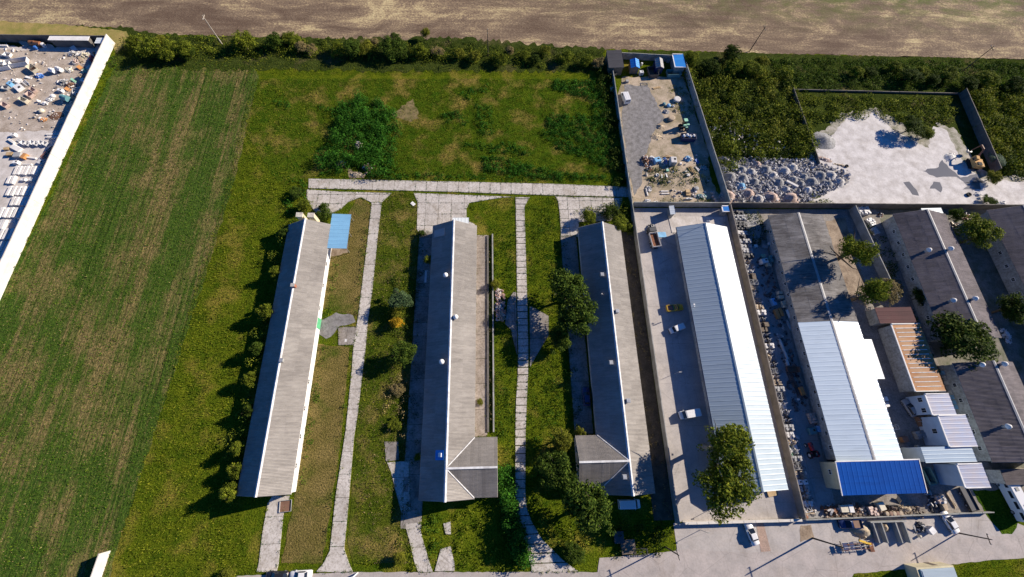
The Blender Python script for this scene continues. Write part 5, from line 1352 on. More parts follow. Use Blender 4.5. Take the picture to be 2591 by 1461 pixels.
# ------------------------------------------------------------------ JUNK AND YARD GOODS
def J(kind, px, py, label, col='grey', L=1.2, w=1., h=1., deg=0., cat=None, group=None, z0=0.):
    x, y = W(px, py, h * .8 + z0)
    rz = math.radians(deg)
    n = {'box': 'crate', 'skip': 'skip', 'drum': 'drum', 'heap': 'scrap_heap', 'bundle': 'wrapped_bundle', 'planks': 'plank_pile', 'beam': 'concrete_beam', 'tyre': 'tyre', 'plate': 'loose_panel', 'rods': 'rod_bundle', 'tank': 'storage_tank', 'ibc': 'liquid_tank', 'frame': 'steel_frame', 'bag': 'bulk_bag', 'cabinet': 'metal_cabinet', 'cone': 'material_pile', 'trough': 'concrete_trough', 'pallets': 'pallet_stack', 'boxcart': 'box_trailer'}[kind]
    cat = cat or n.replace('_', ' ')
    t = thing(n, label, cat, (x, y, z0), rz, group)
    P = pm(col)
    if kind == 'box':
        part('body', M().box((0, 0, h * .52), (L * .96, w * .94, h * .84)), P, t)
        m = M()
        for i in (-1, 1):
            for j in (-1, 1): m.box((i * L * .47, j * w * .46, h * .5), (.09, .09, h * .92))
        part('corner_posts', m, P, t); part('lid', M().box((0, 0, h * .97), (L * 1.02, w * 1.02, .07)), P, t)
        part('skid', M().box((0, w * .35, .06), (L, .12, .12)).box((0, -w * .35, .06), (L, .12, .12)), WOOD_D, t)
    elif kind == 'cabinet':
        part('body', M().box((0, 0, h / 2), (L, w, h)).box((0, 0, h + .03), (L * .9, w * .9, .06)), P, t)
        part('door', M().box((0, -w / 2 - .02, h * .5), (L * .45, .03, h * .85)).box((-L * .24, -w / 2 - .03, h * .5), (.03, .03, h * .8)), STEEL, t)
        part('vent_grille', M().box((L * .2, w * .1, h + .08), (L * .3, w * .3, .06)), BLACK, t)
    elif kind in ('skip', 'trough', 'boxcart'):
        wall = .07 if kind != 'trough' else .14; z = .05 if kind == 'skip' else .12
        if kind == 'boxcart': z = .55
        hh = h - z
        part('floor_plate', M().box((0, 0, z + .05), (L - .1, w - .1, .08)), pm('brown') if kind == 'skip' else P, t)
        part('side_wall', M().box((0, w / 2, z + hh / 2), (L, wall, hh)), P, t); part('side_wall', M().box((0, -w / 2, z + hh / 2), (L, wall, hh)), P, t)
        part('end_wall', M().box((L / 2, 0, z + hh / 2), (wall, w, hh), tilt=(0, .25)), P, t); part('end_wall', M().box((-L / 2, 0, z + hh / 2), (wall, w, hh), tilt=(0, -.25)), P, t)
        if kind == 'boxcart': wheels(t, (-L * .25, L * .25), w / 2 + .05, .35)
    elif kind == 'drum':
        part('body', M().lathe([(L / 2 * .96, 0), (L / 2, .04), (L / 2 * .97, h * .33), (L / 2, h * .36), (L / 2 * .97, h * .66), (L / 2, h * .68), (L / 2, h * .98), (L / 2 * .9, h)], n=14), P, t, False)
        part('lid', M().lathe([(L / 2 * .85, h), (L / 2 * .8, h + .03), (.05, h + .05)], n=14), P, t)
    elif kind == 'tank':
        m = M().cyl((-L / 2, 0, w / 2 + .1), (L / 2, 0, w / 2 + .1), w / 2, n=16)
        part('body', m, P, t, False); part('manhole', M().cyl((0, 0, w), (0, 0, w + .25), w * .2, n=10), P, t)
        part('saddle', M().box((-L * .3, 0, .15), (.2, w * .8, .3)).box((L * .3, 0, .15), (.2, w * .8, .3)), BLACK, t)
    elif kind == 'heap':
        m = M(); r_ = random.Random(px * 31 + py)
        for i in range(46):
            a = r_.uniform(0, 6.28); q = r_.random() ** .6
            X, Yy = math.cos(a) * q * L / 2, math.sin(a) * q * w / 2
            m.box((X, Yy, .08 + h * (1 - q) * r_.uniform(.5, 1)), (r_.uniform(.2, .8), r_.uniform(.12, .5), r_.uniform(.06, .3)), rz=r_.uniform(0, 3), tilt=(r_.gauss(0, .35), r_.gauss(0, .35)))
        part('debris', m, P, t); m = M()
        for i in range(10):
            a = r_.uniform(0, 6.28); q = r_.random() ** .5
            m.box((math.cos(a) * q * L / 2, math.sin(a) * q * w / 2, .2 + h * (1 - q) * .9), (r_.uniform(.3, 1.1), r_.uniform(.1, .4), .06), rz=r_.uniform(0, 3), tilt=(r_.gauss(0, .4), r_.gauss(0, .4)))
        part('loose_sheets', m, pm('pale'), t)
    elif kind == 'bundle':
        part('pallet', M().box((0, 0, .08), (L, w, .14)), WOOD_D, t)
        m = M(); r_ = random.Random(px * 7 + py); nx, ny = max(1, round(L / .6)), max(1, round(w / .6))
        for i in range(nx):
            for j in range(ny):
                hh = h * r_.uniform(.65, 1.05)
                m.box(((i + .5) / nx * L - L / 2 + r_.gauss(0, .03), (j + .5) / ny * w - w / 2 + r_.gauss(0, .03), .15 + hh / 2), (L / nx * .88, w / ny * .88, hh), rz=r_.gauss(0, .12), tilt=(r_.gauss(0, .05), r_.gauss(0, .05)))
        part('load', m, P, t)
    elif kind in ('planks', 'rods'):
        m = M(); r_ = random.Random(px * 13 + py)
        for i in range(9 if kind == 'planks' else 14):
            yy = r_.uniform(-w / 2, w / 2); zz = .06 + r_.random() * h * .9; a = r_.gauss(0, .07)
            if kind == 'planks': m.box((r_.gauss(0, L * .05), yy, zz), (L * r_.uniform(.7, 1), .17, .06), rz=a)
            else: m.cyl((-L / 2 + r_.gauss(0, .2), yy, zz), (L / 2 + r_.gauss(0, .2), yy + r_.gauss(0, .1), zz), .04, n=5)
        part('boards' if kind == 'planks' else 'rods', m, WOOD if col == 'wood' else P, t)
        part('bearer', M().box((-L * .3, 0, .04), (.1, w, .08)).box((L * .3, 0, .04), (.1, w, .08)), WOOD_D, t)
    elif kind == 'beam':
        part('body', M().loft([(-L / 2, w * .5, 0, w * .5, h * .6, w * .40, h), (L / 2, w * .5, 0, w * .5, h * .6, w * .40, h)]), mk('pale_beam_concrete', C(.72, .69, .65), C(.6, .57, .53), .8, var=.05), t)
    elif kind == 'tyre':
        part('tread', M().lathe([(L * .3, .02), (L * .5, 0), (L * .52, h * .5), (L * .5, h), (L * .3, h * .96), (L * .28, h * .5), (L * .3, .02)], n=16), P if col != 'grey' else BLACK, t)
        part('rim', M().cyl((0, 0, .02), (0, 0, h * .25), L * .26, n=10), STEEL, t)
    elif kind == 'plate':
        part('board', M().box((0, 0, h / 2 + .05), (L, w, .06), tilt=(.0, math.asin(min(.9, h / L)))), P, t)
        part('prop', M().box((L * .3, 0, h * .25), (.1, w * .8, h * .45)), WOOD_D, t)
    elif kind == 'ibc':
        part('container', M().box((0, 0, .68), (L * .9, w * .9, 1.0)).cyl((0, 0, 1.17), (0, 0, 1.25), .12, n=8), P, t)
        m = M()
        for i in (-.5, -.17, .17, .5):
            m.box((i * L * .96, w * .48, .68), (.03, .03, 1.06)).box((i * L * .96, -w * .48, .68), (.03, .03, 1.06)).box((L * .48, i * w * .96, .68), (.03, .03, 1.06)).box((-L * .48, i * w * .96, .68), (.03, .03, 1.06))
        m.box((0, w * .48, 1.2), (L, .04, .04)).box((0, -w * .48, 1.2), (L, .04, .04)).box((L * .48, 0, 1.2), (.04, w, .04)).box((-L * .48, 0, 1.2), (.04, w, .04))
        part('cage', m, STEEL, t); part('pallet', M().box((0, 0, .07), (L, w, .13)), WOOD_D, t)
    elif kind == 'frame':
        m = M(); b = .08
        for i in (-1, 1):
            m.box((0, i * w / 2, b / 2), (L, b, b)).box((i * L / 2, 0, b / 2), (b, w, b)).box((0, i * w / 2, h), (L, b, b)).box((i * L / 2, 0, h), (b, w, b))
            for j in (-1, 1): m.box((i * L / 2, j * w / 2, h / 2), (b, b, h))
        m.cyl((-L / 2, -w / 2, h), (L / 2, w / 2, h), .04, n=5).cyl((-L / 2, w / 2, h), (L / 2, -w / 2, h), .04, n=5)
        part('bars', m, P, t)
    elif kind == 'bag':
        part('sack', M().lathe([(L * .38, 0), (L * .5, h * .2), (L * .52, h * .6), (L * .42, h * .9), (L * .15, h), (.04, h * 1.08)], n=9), P, t, True)
        part('loops', M().box((L * .3, 0, h), (.06, .3, .12)).box((-L * .3, 0, h), (.06, .3, .12)), P, t)
    elif kind == 'cone':
        k = 18; m = M(); r_ = random.Random(px)
        pr = [(1, 0), (.8, .16), (.55, .45), (.3, .75), (.1, .95)]; vs = []
        for i in range(k):
            a = 6.2832 * i / k
            for q, z in pr:
                g = 1 + r_.gauss(0, .07); vs.append((math.cos(a) * q * L / 2 * g, math.sin(a) * q * w / 2 * g, z * h * (1 + r_.gauss(0, .05))))
        fs = [(i * 5 + j, ((i + 1) % k) * 5 + j, ((i + 1) % k) * 5 + j + 1, i * 5 + j + 1) for i in range(k) for j in range(4)] + [tuple(i * 5 + 4 for i in range(k))]
        m.add(vs, fs); o = part('mound', m, SAND if col == 'tan' else mk('rubble_' + col, PAL[col], tuple(v * .5 for v in PAL[col][:3]) + (1.,), 1.5, fine=4., bump=.6), t, True)
        m = M()
        for i in range(16):
            a = r_.uniform(0, 6.28); q = r_.uniform(.2, 1.0); m.box((math.cos(a) * q * L / 2, math.sin(a) * q * w / 2, h * (1 - q) * .9 + .04), (r_.uniform(.12, .4), r_.uniform(.1, .3), r_.uniform(.08, .2)), rz=r_.uniform(0, 3), tilt=(r_.gauss(0, .4), r_.gauss(0, .4)))
        part('lumps', m, pm('pale' if col != 'tan' else 'tan'), t)
    elif kind == 'pallets':
        k = max(2, int(h / .14)); r_ = random.Random(px)
        me = M().box((0, 0, .1), (L, w, .02)).box((0, w * .4, .05), (L, .1, .09)).box((0, 0, .05), (L, .1, .09)).box((0, -w * .4, .05), (L, .1, .09)).mesh('pallet', WOOD if col == 'wood' else WOOD_D)
        for i in range(k): link('pallet', me, t, (r_.gauss(0, .03), r_.gauss(0, .03), i * .135), (0, 0, r_.gauss(0, .03)))
    return t


# ---- left yard
J('skip', 39, 156, 'long open white steel container in the upper left yard', 'white', 6.0, 2.2, 1.4, 14)
J('skip', 6, 165, 'open white container cut by the left edge', 'white', 3.5, 2.2, 1.3, 14)
J('plate', 63, 112, 'long pinkish panel lying near the back of the left yard', 'pink', 4.2, 1.6, .5, -38)
J('skip', 80, 172, 'cream open box with a dark hollow beside the blue tarpaulin', 'cream', 3.2, 1.7, 1.2, -36)
J('heap', 97, 190, 'crumpled bright blue tarpaulin on pale rubbish', 'blue', 2.6, 1.8, .6, -20, 'tarpaulin')
J('drum', 107, 112, 'white drum in the shade at the back of the left yard', 'white', 1.1, 1., 1.2)
J('drum', 88, 119, 'blue barrel near the rusty tank at the back', 'blue', .9, 1., 1.)
J('tank', 87, 108, 'rust brown tank lying in the shade of the back wall', 'rust', 3.4, 1.5, 1.5, -8)
J('bag', 36, 101, 'small blue bag at the foot of the back wall', 'blue', .9, 1., .7)
J('beam', 4, 115, 'grey beam in the shade at the left edge', 'grey', 3.5, .7, .5, 0)
J('skip', 18, 138, 'small white box open at the top beside the long container', 'white', 1.9, 1.3, .9, -10)
J('cone', 2, 138, 'grey pile at the left edge above the long container', 'grey', 2., 1.8, .8)
J('plate', 187, 124, 'white slatted panel propped up by the scrap corner', 'white', 2.4, 1.4, .8, -45)
J('plate', 232, 107, 'crumpled white sheet beside the pale blue hut', 'white', 1.9, 1.2, .5, -5)
J('heap', 184, 132, 'grey and white scrap just below the slatted panel', 'pale', 3.6, 2.2, 1.0, 0)
J('heap', 208, 136, 'tangle of cream coloured scrap in the yard corner', 'cream', 3.4, 2.6, 1.2, 20)
J('heap', 186, 152, 'pink and blue heap of old furniture', 'pink', 2.6, 2.4, 1.1, 10)
J('plate', 203, 150, 'tan wooden board standing on edge among the scrap', 'tan', 2.2, .9, .9, -60)
J('cabinet', 234, 146, 'upper red machine housing by the white wall', 'red', 1.5, .9, .9, -40)
J('cabinet', 232, 153, 'lower red machine housing by the white wall', 'red', 1.5, .9, .9, -40)
J('drum', 238, 135, 'brownish drum above the red housings', 'brown', .9, 1., 1.)
J('bundle', 250, 135, 'white sacks close to the yard corner wall', 'white', 1.3, 1.6, 1.0, -20)
J('plate', 202, 171, 'rusty orange board in front of the dark scrap', 'orange', 1.8, 1.1, .7, -35)
J('cabinet', 239, 164, 'white washing machine like cabinet against the wall', 'white', 1.2, 1.1, 1.1, -15)
J('cabinet', 229, 172, 'large cream cabinet lying beside the white wall', 'cream', 2.2, 1.6, 1.0, -20)
J('cabinet', 235, 181, 'second white cabinet lower along the white wall', 'white', 1.5, 1.3, 1.0, -15)
J('drum', 226, 189, 'dark blue drum touching the wall shadow', 'blue', 1.1, 1., 1.1)
J('heap', 213, 178, 'green and grey scrap in the wall shadow', 'mint', 2.2, 1.8, .7)
J('cabinet', 204, 192, 'beige box with a grey lid in the shadow', 'tan', 1.4, 1.2, 1.0, -30)
J('cabinet', 211, 203, 'white box below the beige one', 'white', 1.5, 1.2, .9, -25)
J('tank', 131, 177, 'left of two stubby white tanks', 'white', 1.5, 1.4, 1.3, -20)
J('tank', 148, 174, 'right of two stubby white tanks', 'white', 1.9, 1.3, 1.2, -25)
J('heap', 172, 176, 'yellowish rubbish beside the stubby white tanks', 'cream', 2.4, 1.5, .6, -20)
J('heap', 158, 205, 'grey scrap pile in the middle of the left yard', 'grey', 3.4, 2.4, .9)
J('heap', 176, 213, 'brown grey scrap pile with metal sheets', 'brown', 3.0, 2.0, .8)
J('plate', 185, 203, 'pale green curved sheet', 'mint', 1.8, .6, .5, -35)
J('plate', 170, 225, 'copper coloured board leaning on scrap', 'orange', 1.4, 1.0, .6, -30)
J('cabinet', 152, 228, 'white bath shaped object at the dark shadow', 'white', 1.6, .9, .8, -15)
J('tank', 160, 245, 'big blue grey tank with a white end', 'teal', 2.2, 1.7, 1.9, -20)
J('bag', 131, 242, 'white bag beside the blue grey tank', 'white', 1.3, 1., .8)
J('heap', 124, 251, 'white and grey rubbish left of the blue grey tank', 'white', 2.0, 1.4, .5)
J('heap', 113, 261, 'white scraps trailing from the tank', 'white', 1.8, 1.0, .4)
J('frame', 196, 230, 'white machine frame with a wooden base by the wall', 'white', 2.4, 2.0, 1.3, 20)
J('heap', 195, 240, 'old wood under the machine frame', 'brown', 2.2, 1.6, .5)
J('cabinet', 46, 221, 'big flat white machine panel with a hole', 'white', 2.6, 2.0, .7, -38)
J('planks', 66, 209, 'grey and white slats beside the flat machine panel', 'pale', 3., 1.4, .5, -38)
J('heap', 34, 203, 'white rubbish above the flat machine panel', 'white', 3.6, 2.0, .8, 10)
J('plate', 72, 196, 'white board left of the blue tarpaulin', 'white', 1.7, .7, .4, -10)
J('cabinet', 24, 212, 'pale blue box left of the flat machine panel', 'sky', 1.5, 1.2, .8, -30)
J('trough', 74, 239, 'pinkish concrete trough with a dark hollow', 'pink', 2.0, 1.4, 1.0, -30)
J('trough', 82, 227, 'pinkish concrete trough right above the other', 'pink', 2.2, 1.0, .9, -36)
J('trough', 58, 252, 'yellowish concrete trough with a black shadow', 'cream', 2.6, 1.2, 1.1, -28)
J('trough', 10, 265, 'pink concrete trough at the left edge', 'pink', 2.2, 1.2, .9, -30)
J('trough', 12, 222, 'dark grey trough at the left edge', 'grey', 1.7, 1.2, .7, -10)
J('bag', 102, 279, 'round cream boulder like sack alone on the dirt', 'cream', 1.5, 1., .8)
J('heap', 108, 302, 'orange brown rubbish with a small black shadow', 'orange', 1.9, 1.1, .4)
J('cone', 140, 292, 'low brown weed covered dirt pile', 'brown', 5.0, 3.4, .35)
J('cabinet', 33, 341, 'single white block on the pale concrete', 'white', 1.1, 1.0, .8, 5)
J('beam', 140, 347, 'dark topped long slab near the white wall', 'dark', 4.6, .8, .5, 0)
J('beam', 138, 340, 'pale long slab beside the dark topped one', 'pale', 4.6, .7, .4, 0)
J('beam', 28, 357, 'narrow slanting slab with a dark edge', 'pale', 2.4, .7, .5, -32)
J('planks', 46, 355, 'small pile of pale slats', 'pale', 1.2, .8, .4, -30)
for i in range(6): J('trough', 58 + i * 11, 361 + (i % 2) * 2, 'white concrete trough in the short row above the rusty bundle', 'white', 1.3, 1.1, .8, -30, group='white troughs in a row')
J('rods', 118, 384, 'big bundle of rusty red scrap beside the white wall', 'rust', 4.2, 1.8, 1.1, 64)
J('beam', 40, 375, 'large pale slab beside the pallets', 'pale', 3.2, 1.6, .5, -28)
J('pallets', 15, 376, 'brown topped pallets farthest left', 'wood', 1.2, .9, .6, 10)
J('pallets', 23, 389, 'yellow wooden pallet stack', 'wood', 1.5, 1.1, .9, 5)
J('box', 43, 392, 'grey crate between yellow pallets and orange crate', 'grey', 1.8, 1.5, .9, 5)
J('box', 60, 395, 'orange brown crate right of the grey one', 'orange', 1.0, 1.6, .9, -14)
J('beam', 76, 399, 'thin pale slab right of the crates', 'pale', 3.2, .5, .4, -8)
J('cabinet', 40, 411, 'white block at the upper left of the beam stacks', 'white', 1.3, 1.0, .8)
J('cabinet', 103, 411, 'pale block at the upper right of the beam stacks', 'pale', 1.6, 1.3, .8, -20)
J('beam', 68, 416, 'slim grey slab between two blocks', 'pale', 2.4, .5, .4)
for row, (py, xa, xb, nb, ln) in enumerate([(431, 40, 94, 7, 2.9), (455, 22, 32, 2, 2.5), (483, 22, 82, 6, 3.0), (509, 32, 70, 5, 2.7), (538, 2, 62, 6, 3.1), (568, 2, 8, 2, 3.0), (592, 2, 27, 3, 3.2), (622, 4, 18, 2, 2.6), (640, 8, 14, 1, 2.4), (660, 3, 8, 1, 2.4)]):
    nm = ['first', 'second', 'third', 'fourth', 'fifth', 'sixth', 'seventh', 'eighth', 'ninth', 'tenth'][row]
    for i in range(nb):
        J('beam', xa + (xb - xa) * i / max(1, nb - 1), py, f'white beam in the {nm} row beside the white wall', 'white', ln * random.uniform(.92, 1.04), .85, .55 + (i % 2) * .12, 90 + random.gauss(0, 1.5), group=f'concrete beams in the {nm} row')
J('cabinet', 59, 455, 'white lump between the upper beam rows', 'white', 1.2, .8, .6)
J('cabinet', 79, 455, 'white cube between the upper beam rows', 'white', 1.0, .9, .7)
J('plate', 25, 560, 'flat grey sheet between beam rows', 'pale', 3.0, 1.2, .1, 10)
J('beam', 45, 564, 'short white post beside the white wall', 'white', 1.0, .4, .5, 80)
# ---- walled yard
J('boxcart', 1550, 184, 'wooden boat shaped trailer below the dark flat shed', 'tan', 2.4, 1.5, 1.3, 5)
J('cabinet', 1623, 183, 'white freezer like box below the blue gabled shed', 'white', 1.3, 1.1, 1.1, 5)
J('skip', 1652, 181, 'dark open container between the two gabled sheds', 'dark', 2.8, 3.8, 1.4, 5)
J('skip', 1705, 184, 'long blue grey open container below the blue corner shed', 'teal', 4.4, 2.2, 1.3, 2)
J('cabinet', 1692, 148, 'grey hut like box between the sheds', 'grey', .9, 1.6, 1.4, -5)
J('drum', 1624, 161, 'white barrel beside the blue gabled shed', 'white', .7, 1., .9)
J('box', 1587, 205, 'small grey crate on the grass by the boundary', 'grey', .9, .8, .7)
J('box', 1548, 226, 'cream crate against the west wall', 'cream', 1., 1.4, .8, 5)
J('planks', 1661, 222, 'pale timber lying on the yard grass', 'wood', 2.8, .7, .3, 18)
J('frame', 1630, 214, 'flat steel frame lying on the dirt', 'grey', 2.2, 1.2, .12, 0)
J('drum', 1714, 251, 'large round concrete lid standing out of the grass', 'pale', 2.2, 1., .8, 0, 'concrete ring')
J('drum', 1700, 298, 'round dark topped concrete ring on the dirt', 'tan', 2.1, 1., .9, 0, 'concrete ring')
J('bag', 1681, 262, 'leftmost dark bag of the bag row', 'teal', 1.1, 1., .7)
J('bag', 1693, 266, 'pale blue bag in the middle of the bag row', 'sky', 1.3, 1., .7)
J('bag', 1704, 268, 'white tipped bag at the right of the bag row', 'pale', .8, 1., .5)
J('cone', 1687, 280, 'grey rubble pile beside the concrete ring', 'grey', 2.4, 2.0, .7)
J('cone', 1710, 280, 'low pile with green growth', 'tan', 1.6, 1.4, .5)
J('cone', 1672, 318, 'tan sand pile beside the gravel track', 'tan', 2.6, 2.6, .7)
J('cone', 1662, 345, 'broad sandy pile in the walled yard', 'tan', 4.0, 3.0, .5)


def hoist():
    x, y = W(1735, 312, 2.4)
    t = thing('green_machine', 'tall mint green farm machine casting a long shadow', 'farm machine', (x, y, 0), .1)
    part('cab_roof', M().box((0, .6, 3.1), (1.1, 1.1, .12)), pm('mint'), t)
    part('cab', M().box((0, .6, 2.2), (.95, .95, 1.7)), GLASS, t)
    part('side_panel', M().box((-.2, -.5, 2.0), (.9, .45, .5)).box((.8, -.4, 2.1), (.8, .5, .4)).box((.4, -1.0, 1.6), (.6, .3, .4)), pm('mint'), t)
    part('chassis', M().box((0, 0, 1.0), (2.4, 1.2, .6)), BLACK, t)
    wheels(t, (-.8, .9), .8, .6, .35)


hoist()
J('skip', 1742, 346, 'dark blue skip filled with white sacks', 'navy', 4.2, 2.0, 1.5, -3)
for i, (dx, dy) in enumerate(((-12, -2), (-3, -4), (4, -1), (13, -2))): J('bag', 1743 + dx, 345 + dy, 'white sack lying in the dark blue skip', 'white', .95, 1., .8, group='white sacks in the dark blue skip', z0=.8)
J('heap', 1637, 402, 'tall pile of broken red bricks', 'rust', 1.8, 4.2, 1.6)
J('heap', 1644, 426, 'lower end of the brick pile', 'rust', 1.8, 1.6, .7)
J('heap', 1652, 398, 'white rubbish on top of the brick pile', 'white', 1.4, 1.4, 1.0)
J('cabinet', 1663, 405, 'pale blue boxy car wreck beside the bricks', 'sky', 1.9, 1.6, 1.3, 15)
J('heap', 1676, 405, 'yellow and white bags beside the wreck', 'cream', 1.4, 2.0, 1.0)
J('heap', 1685, 404, 'blue rubbish beside the grey metal box', 'blue', 1.0, 2.2, 1.0)
J('cabinet', 1704, 406, 'grey metal box at the end of the junk row', 'pale', 1.8, 2.1, 1.7, -4)
J('planks', 1692, 396, 'orange boards behind the grey metal box', 'wood', 2.4, .5, .5, -5)
J('heap', 1743, 400, 'fan of bleached branches near the east wall', 'sky', 2.0, 2.0, .8)
J('planks', 1750, 430, 'long tan boards lying in the weeds', 'wood', 3.6, 1.0, .4, -72)
J('planks', 1764, 428, 'short whitish boards right of the tan ones', 'pale', 1.8, .7, .3, -60)
J('plate', 1764, 408, 'blue sheet in the wall shade', 'blue', 1.5, .8, .3, -60)
J('heap', 1780, 424, 'bluish rubbish in the wall shade', 'teal', 2.4, 1.8, .5)
J('tyre', 1664, 443, 'white rimmed tyre lying in the weeds', 'white', 1.05, 1., .35)
J('tyre', 1674, 462, 'dark tyre below the white rimmed one', 'grey', 1.0, 1., .35)
J('tyre', 1651, 456, 'thin steel ring in the weeds', 'grey', 1.6, 1., .12)
J('plate', 1675, 446, 'left of two upright white panels in the weeds', 'white', 1.4, .4, .3, 80)
J('plate', 1687, 444, 'right of two upright white panels in the weeds', 'white', 1.5, .4, .3, 92)
J('box', 1689, 431, 'small greenish crate above the white panels', 'mint', .8, .7, .5)
J('plate', 1737, 434, 'white board in the middle of the weeds', 'white', 1.2, .5, .3, 10)
J('box', 1741, 443, 'mint white crate in the weeds', 'white', .8, .8, .5)
J('beam', 1682, 484, 'grey beam on the sandy strip', 'grey', 2.2, .4, .35, 0)
J('beam', 1683, 490, 'brown edged beam on the sandy strip', 'pale', 2.2, .4, .35, 0)
J('beam', 1637, 486, 'upright pale beam by the concrete entry', 'pale', 2.6, .4, .35, 95)
J('heap', 1642, 477, 'grey scrap above the upright beam', 'grey', 1.4, 2.0, .5)
J('cone', 1722, 485, 'small dark brown pile with a long shadow', 'brown', 1.3, 1.0, .8)
J('pallets', 1741, 484, 'upper yellow crate stack on the sandy strip', 'wood', 1.3, 1.1, .9)
J('pallets', 1742, 491, 'lower yellow crate stack on the sandy strip', 'wood', 1.3, .9, .7)
J('tank', 1744, 503, 'slim white gas tank in the weeds by the wall', 'white', 1.9, .5, .5, 0)
J('drum', 1763, 477, 'grey open drum near the wall shade', 'grey', 1.2, 1., .9)
J('cabinet', 1659, 512, 'white bathtub in the weeds by the wall', 'white', 1.3, .6, .5, 10)
J('heap', 1640, 508, 'white and dark scraps at the entry corner', 'white', 1.6, 1.0, .5)
J('heap', 1775, 496, 'bluish rubbish pile in the corner shade', 'teal', 3.2, 1.6, .6)
for i, (px, py) in enumerate(((1805, 488), (1806, 496), (1810, 503), (1813, 510))): J('bag', px, py, 'square white sack in the column beside the east wall', 'pink', .95, .9, .8, group='white sacks by the east wall')
sheet('rubble_bed', wp([(1822, 400), (1860, 395), (1900, 405), (1950, 402), (2030, 408), (2050, 430), (2090, 425), (2140, 440), (2145, 462), (2080, 478), (2060, 490), (2045, 512), (1850, 512), (1836, 470)]), .06, mk('rubble_floor', C(.42, .4, .38), C(.22, .21, .2), .6, fine=3., bump=.6), .6, True)


def rubble(name, poly, n, hs, mat, label):
    lo, hi = np.array(poly).min(0), np.array(poly).max(0); m = M(); k = 0
    Q = sample(poly, n / max(1, (hi - lo).prod()) * 1.6)[:n]
    for q in Q:
        a = .1 + .5 * random.random() ** 3; m.box((q[0], q[1], a * .25 + random.random() * hs), (a * random.uniform(.8, 1.8), a, a * random.uniform(.3, .9)), rz=random.uniform(0, 3), tilt=(random.gauss(0, .4), random.gauss(0, .4)))
    return tag(link(name, m.mesh(name, mat)), label, 'rubble', kind='stuff')


rubble('loose_rubble', wp([(1825, 400), (2040, 405), (2145, 435), (2145, 465), (2045, 512), (1850, 512)]), 4200, .55, mk('broken_concrete', C(.40, .39, .39), C(.26, .26, .28), 1., island=.3), 'loose broken concrete strewn between the rubble heaps')
rubble('yard_debris', wp([(0, 110), (250, 115), (262, 140), (150, 330), (0, 330)]), 300, .12, mk('light_debris', C(.6, .56, .52), C(.35, .32, .3), 1., island=.5), 'small pale debris strewn over the left yard')
rubble('yard_debris', wp([(1620, 395), (1790, 390), (1820, 515), (1640, 515)]), 150, .12, mk('light_debris', C(.6, .56, .52)), 'small debris in the weeds of the walled yard')
rubble('yard_debris', [(67.7, -17), (70.8, -17), (70.8, 61), (67.7, 61)], 900, .5, mk('grey_debris', C(.42, .4, .38), C(.2, .19, .18), 1., island=.6), 'loose scrap between the goods along the warehouse wall')
rubble('yard_debris', wp([(2085, 1275), (2330, 1280), (2330, 1308), (2085, 1312)]), 500, .5, mk('brown_debris', C(.3, .24, .19), C(.14, .11, .09), 1., island=.6), 'loose scrap in the lumber rows')
rubble('yard_debris', [(71.8, 5), (75.6, 5), (75.6, 46), (71.8, 46)], 420, .3, mk('dark_debris', C(.16, .13, .12), C(.07, .06, .06), 1., island=.6), 'dark scrap along the weathered hall')
rubble('field_stones', wp([(1745, 290), (1860, 300), (2040, 395), (1850, 400)]), 380, .5, mk('light_debris', C(.6, .56, .52)), 'stones and white rubbish in the scrub beside the walled yard')
rubble('brick_rubble', wp([(1252, 735), (1276, 735), (1282, 815), (1256, 815)]), 160, .3, mk('brick_debris', C(.45, .28, .22), C(.3, .2, .17), 1., island=.5), 'broken bricks beside the kerbs')
# ---- rubble heaps west of the chalk yard
RUB = [(1836, 402, 3.4, 'grey'), (1834, 425, 3.0, 'pale'), (1860, 412, 3.0, 'pale'), (1852, 443, 4.0, 'grey'), (1880, 425, 3.4, 'grey'), (1885, 447, 3.8, 'grey'), (1905, 432, 3.2, 'pale'), (1912, 456, 3.6, 'grey'), (1918, 412, 2.8, 'pink'), (1942, 425, 4.0, 'grey'), (1960, 440, 3.2, 'pale'), (1975, 457, 3.8, 'grey'), (1990, 428, 3.8, 'pale'), (2010, 420, 3.6, 'pale'), (2012, 452, 3.4, 'grey'),
       (1848, 492, 4.4, 'pink'), (1878, 468, 3.2, 'sky'), (1898, 485, 3.8, 'pink'), (1925, 500, 3.2, 'pale'), (1958, 495, 4.4, 'pink'), (2008, 497, 4.6, 'pink'), (1992, 475, 3.2, 'pale'), (2038, 444, 3.4, 'grey'), (2060, 455, 4.0, 'grey'), (2082, 440, 4.2, 'grey'), (2108, 440, 4.0, 'pale'), (2100, 462, 3.6, 'grey'), (2128, 455, 3.8, 'pale'), (2048, 478, 3.0, 'white'), (2030, 462, 3.0, 'grey')]
CN = {'grey': 'blue grey', 'pale': 'pale stony', 'pink': 'pinkish', 'sky': 'light blue', 'white': 'whitish'}
for px, py, r, c in RUB:
    row = 'beside the wall corner' if px < 1850 else 'in the bottom row' if py > 482 else 'nearest the chalk yard' if px > 2030 else 'in the middle of the dump' if py > 430 else 'at the top of the dump'
    J('cone', px, py, f'{CN[c]} rubble heap {row}', c, r * 1.3, r * 1.2, r * .38, 0, 'rubble heap', f'{CN[c]} rubble heaps {row}')
J('beam', 2005, 465, 'long pale slab lying across the rubble heaps', 'pale', 3.6, .8, .5, -35, z0=.6)
J('cone', 2090, 350, 'dark grey gravel heap at the top corner of the chalk yard', 'grey', 8.5, 7.0, 1.6)
J('cone', 2090, 402, 'low stony bank on the edge of the chalk yard', 'pink', 5.0, 2.0, .5, -20)
J('cone', 2130, 418, 'long thin tail of the stony bank', 'tan', 6.0, 1.0, .3, -14)
J('tyre', 2143, 420, 'black tyre alone on the chalk surface', 'grey', 1.0, 1., .4)
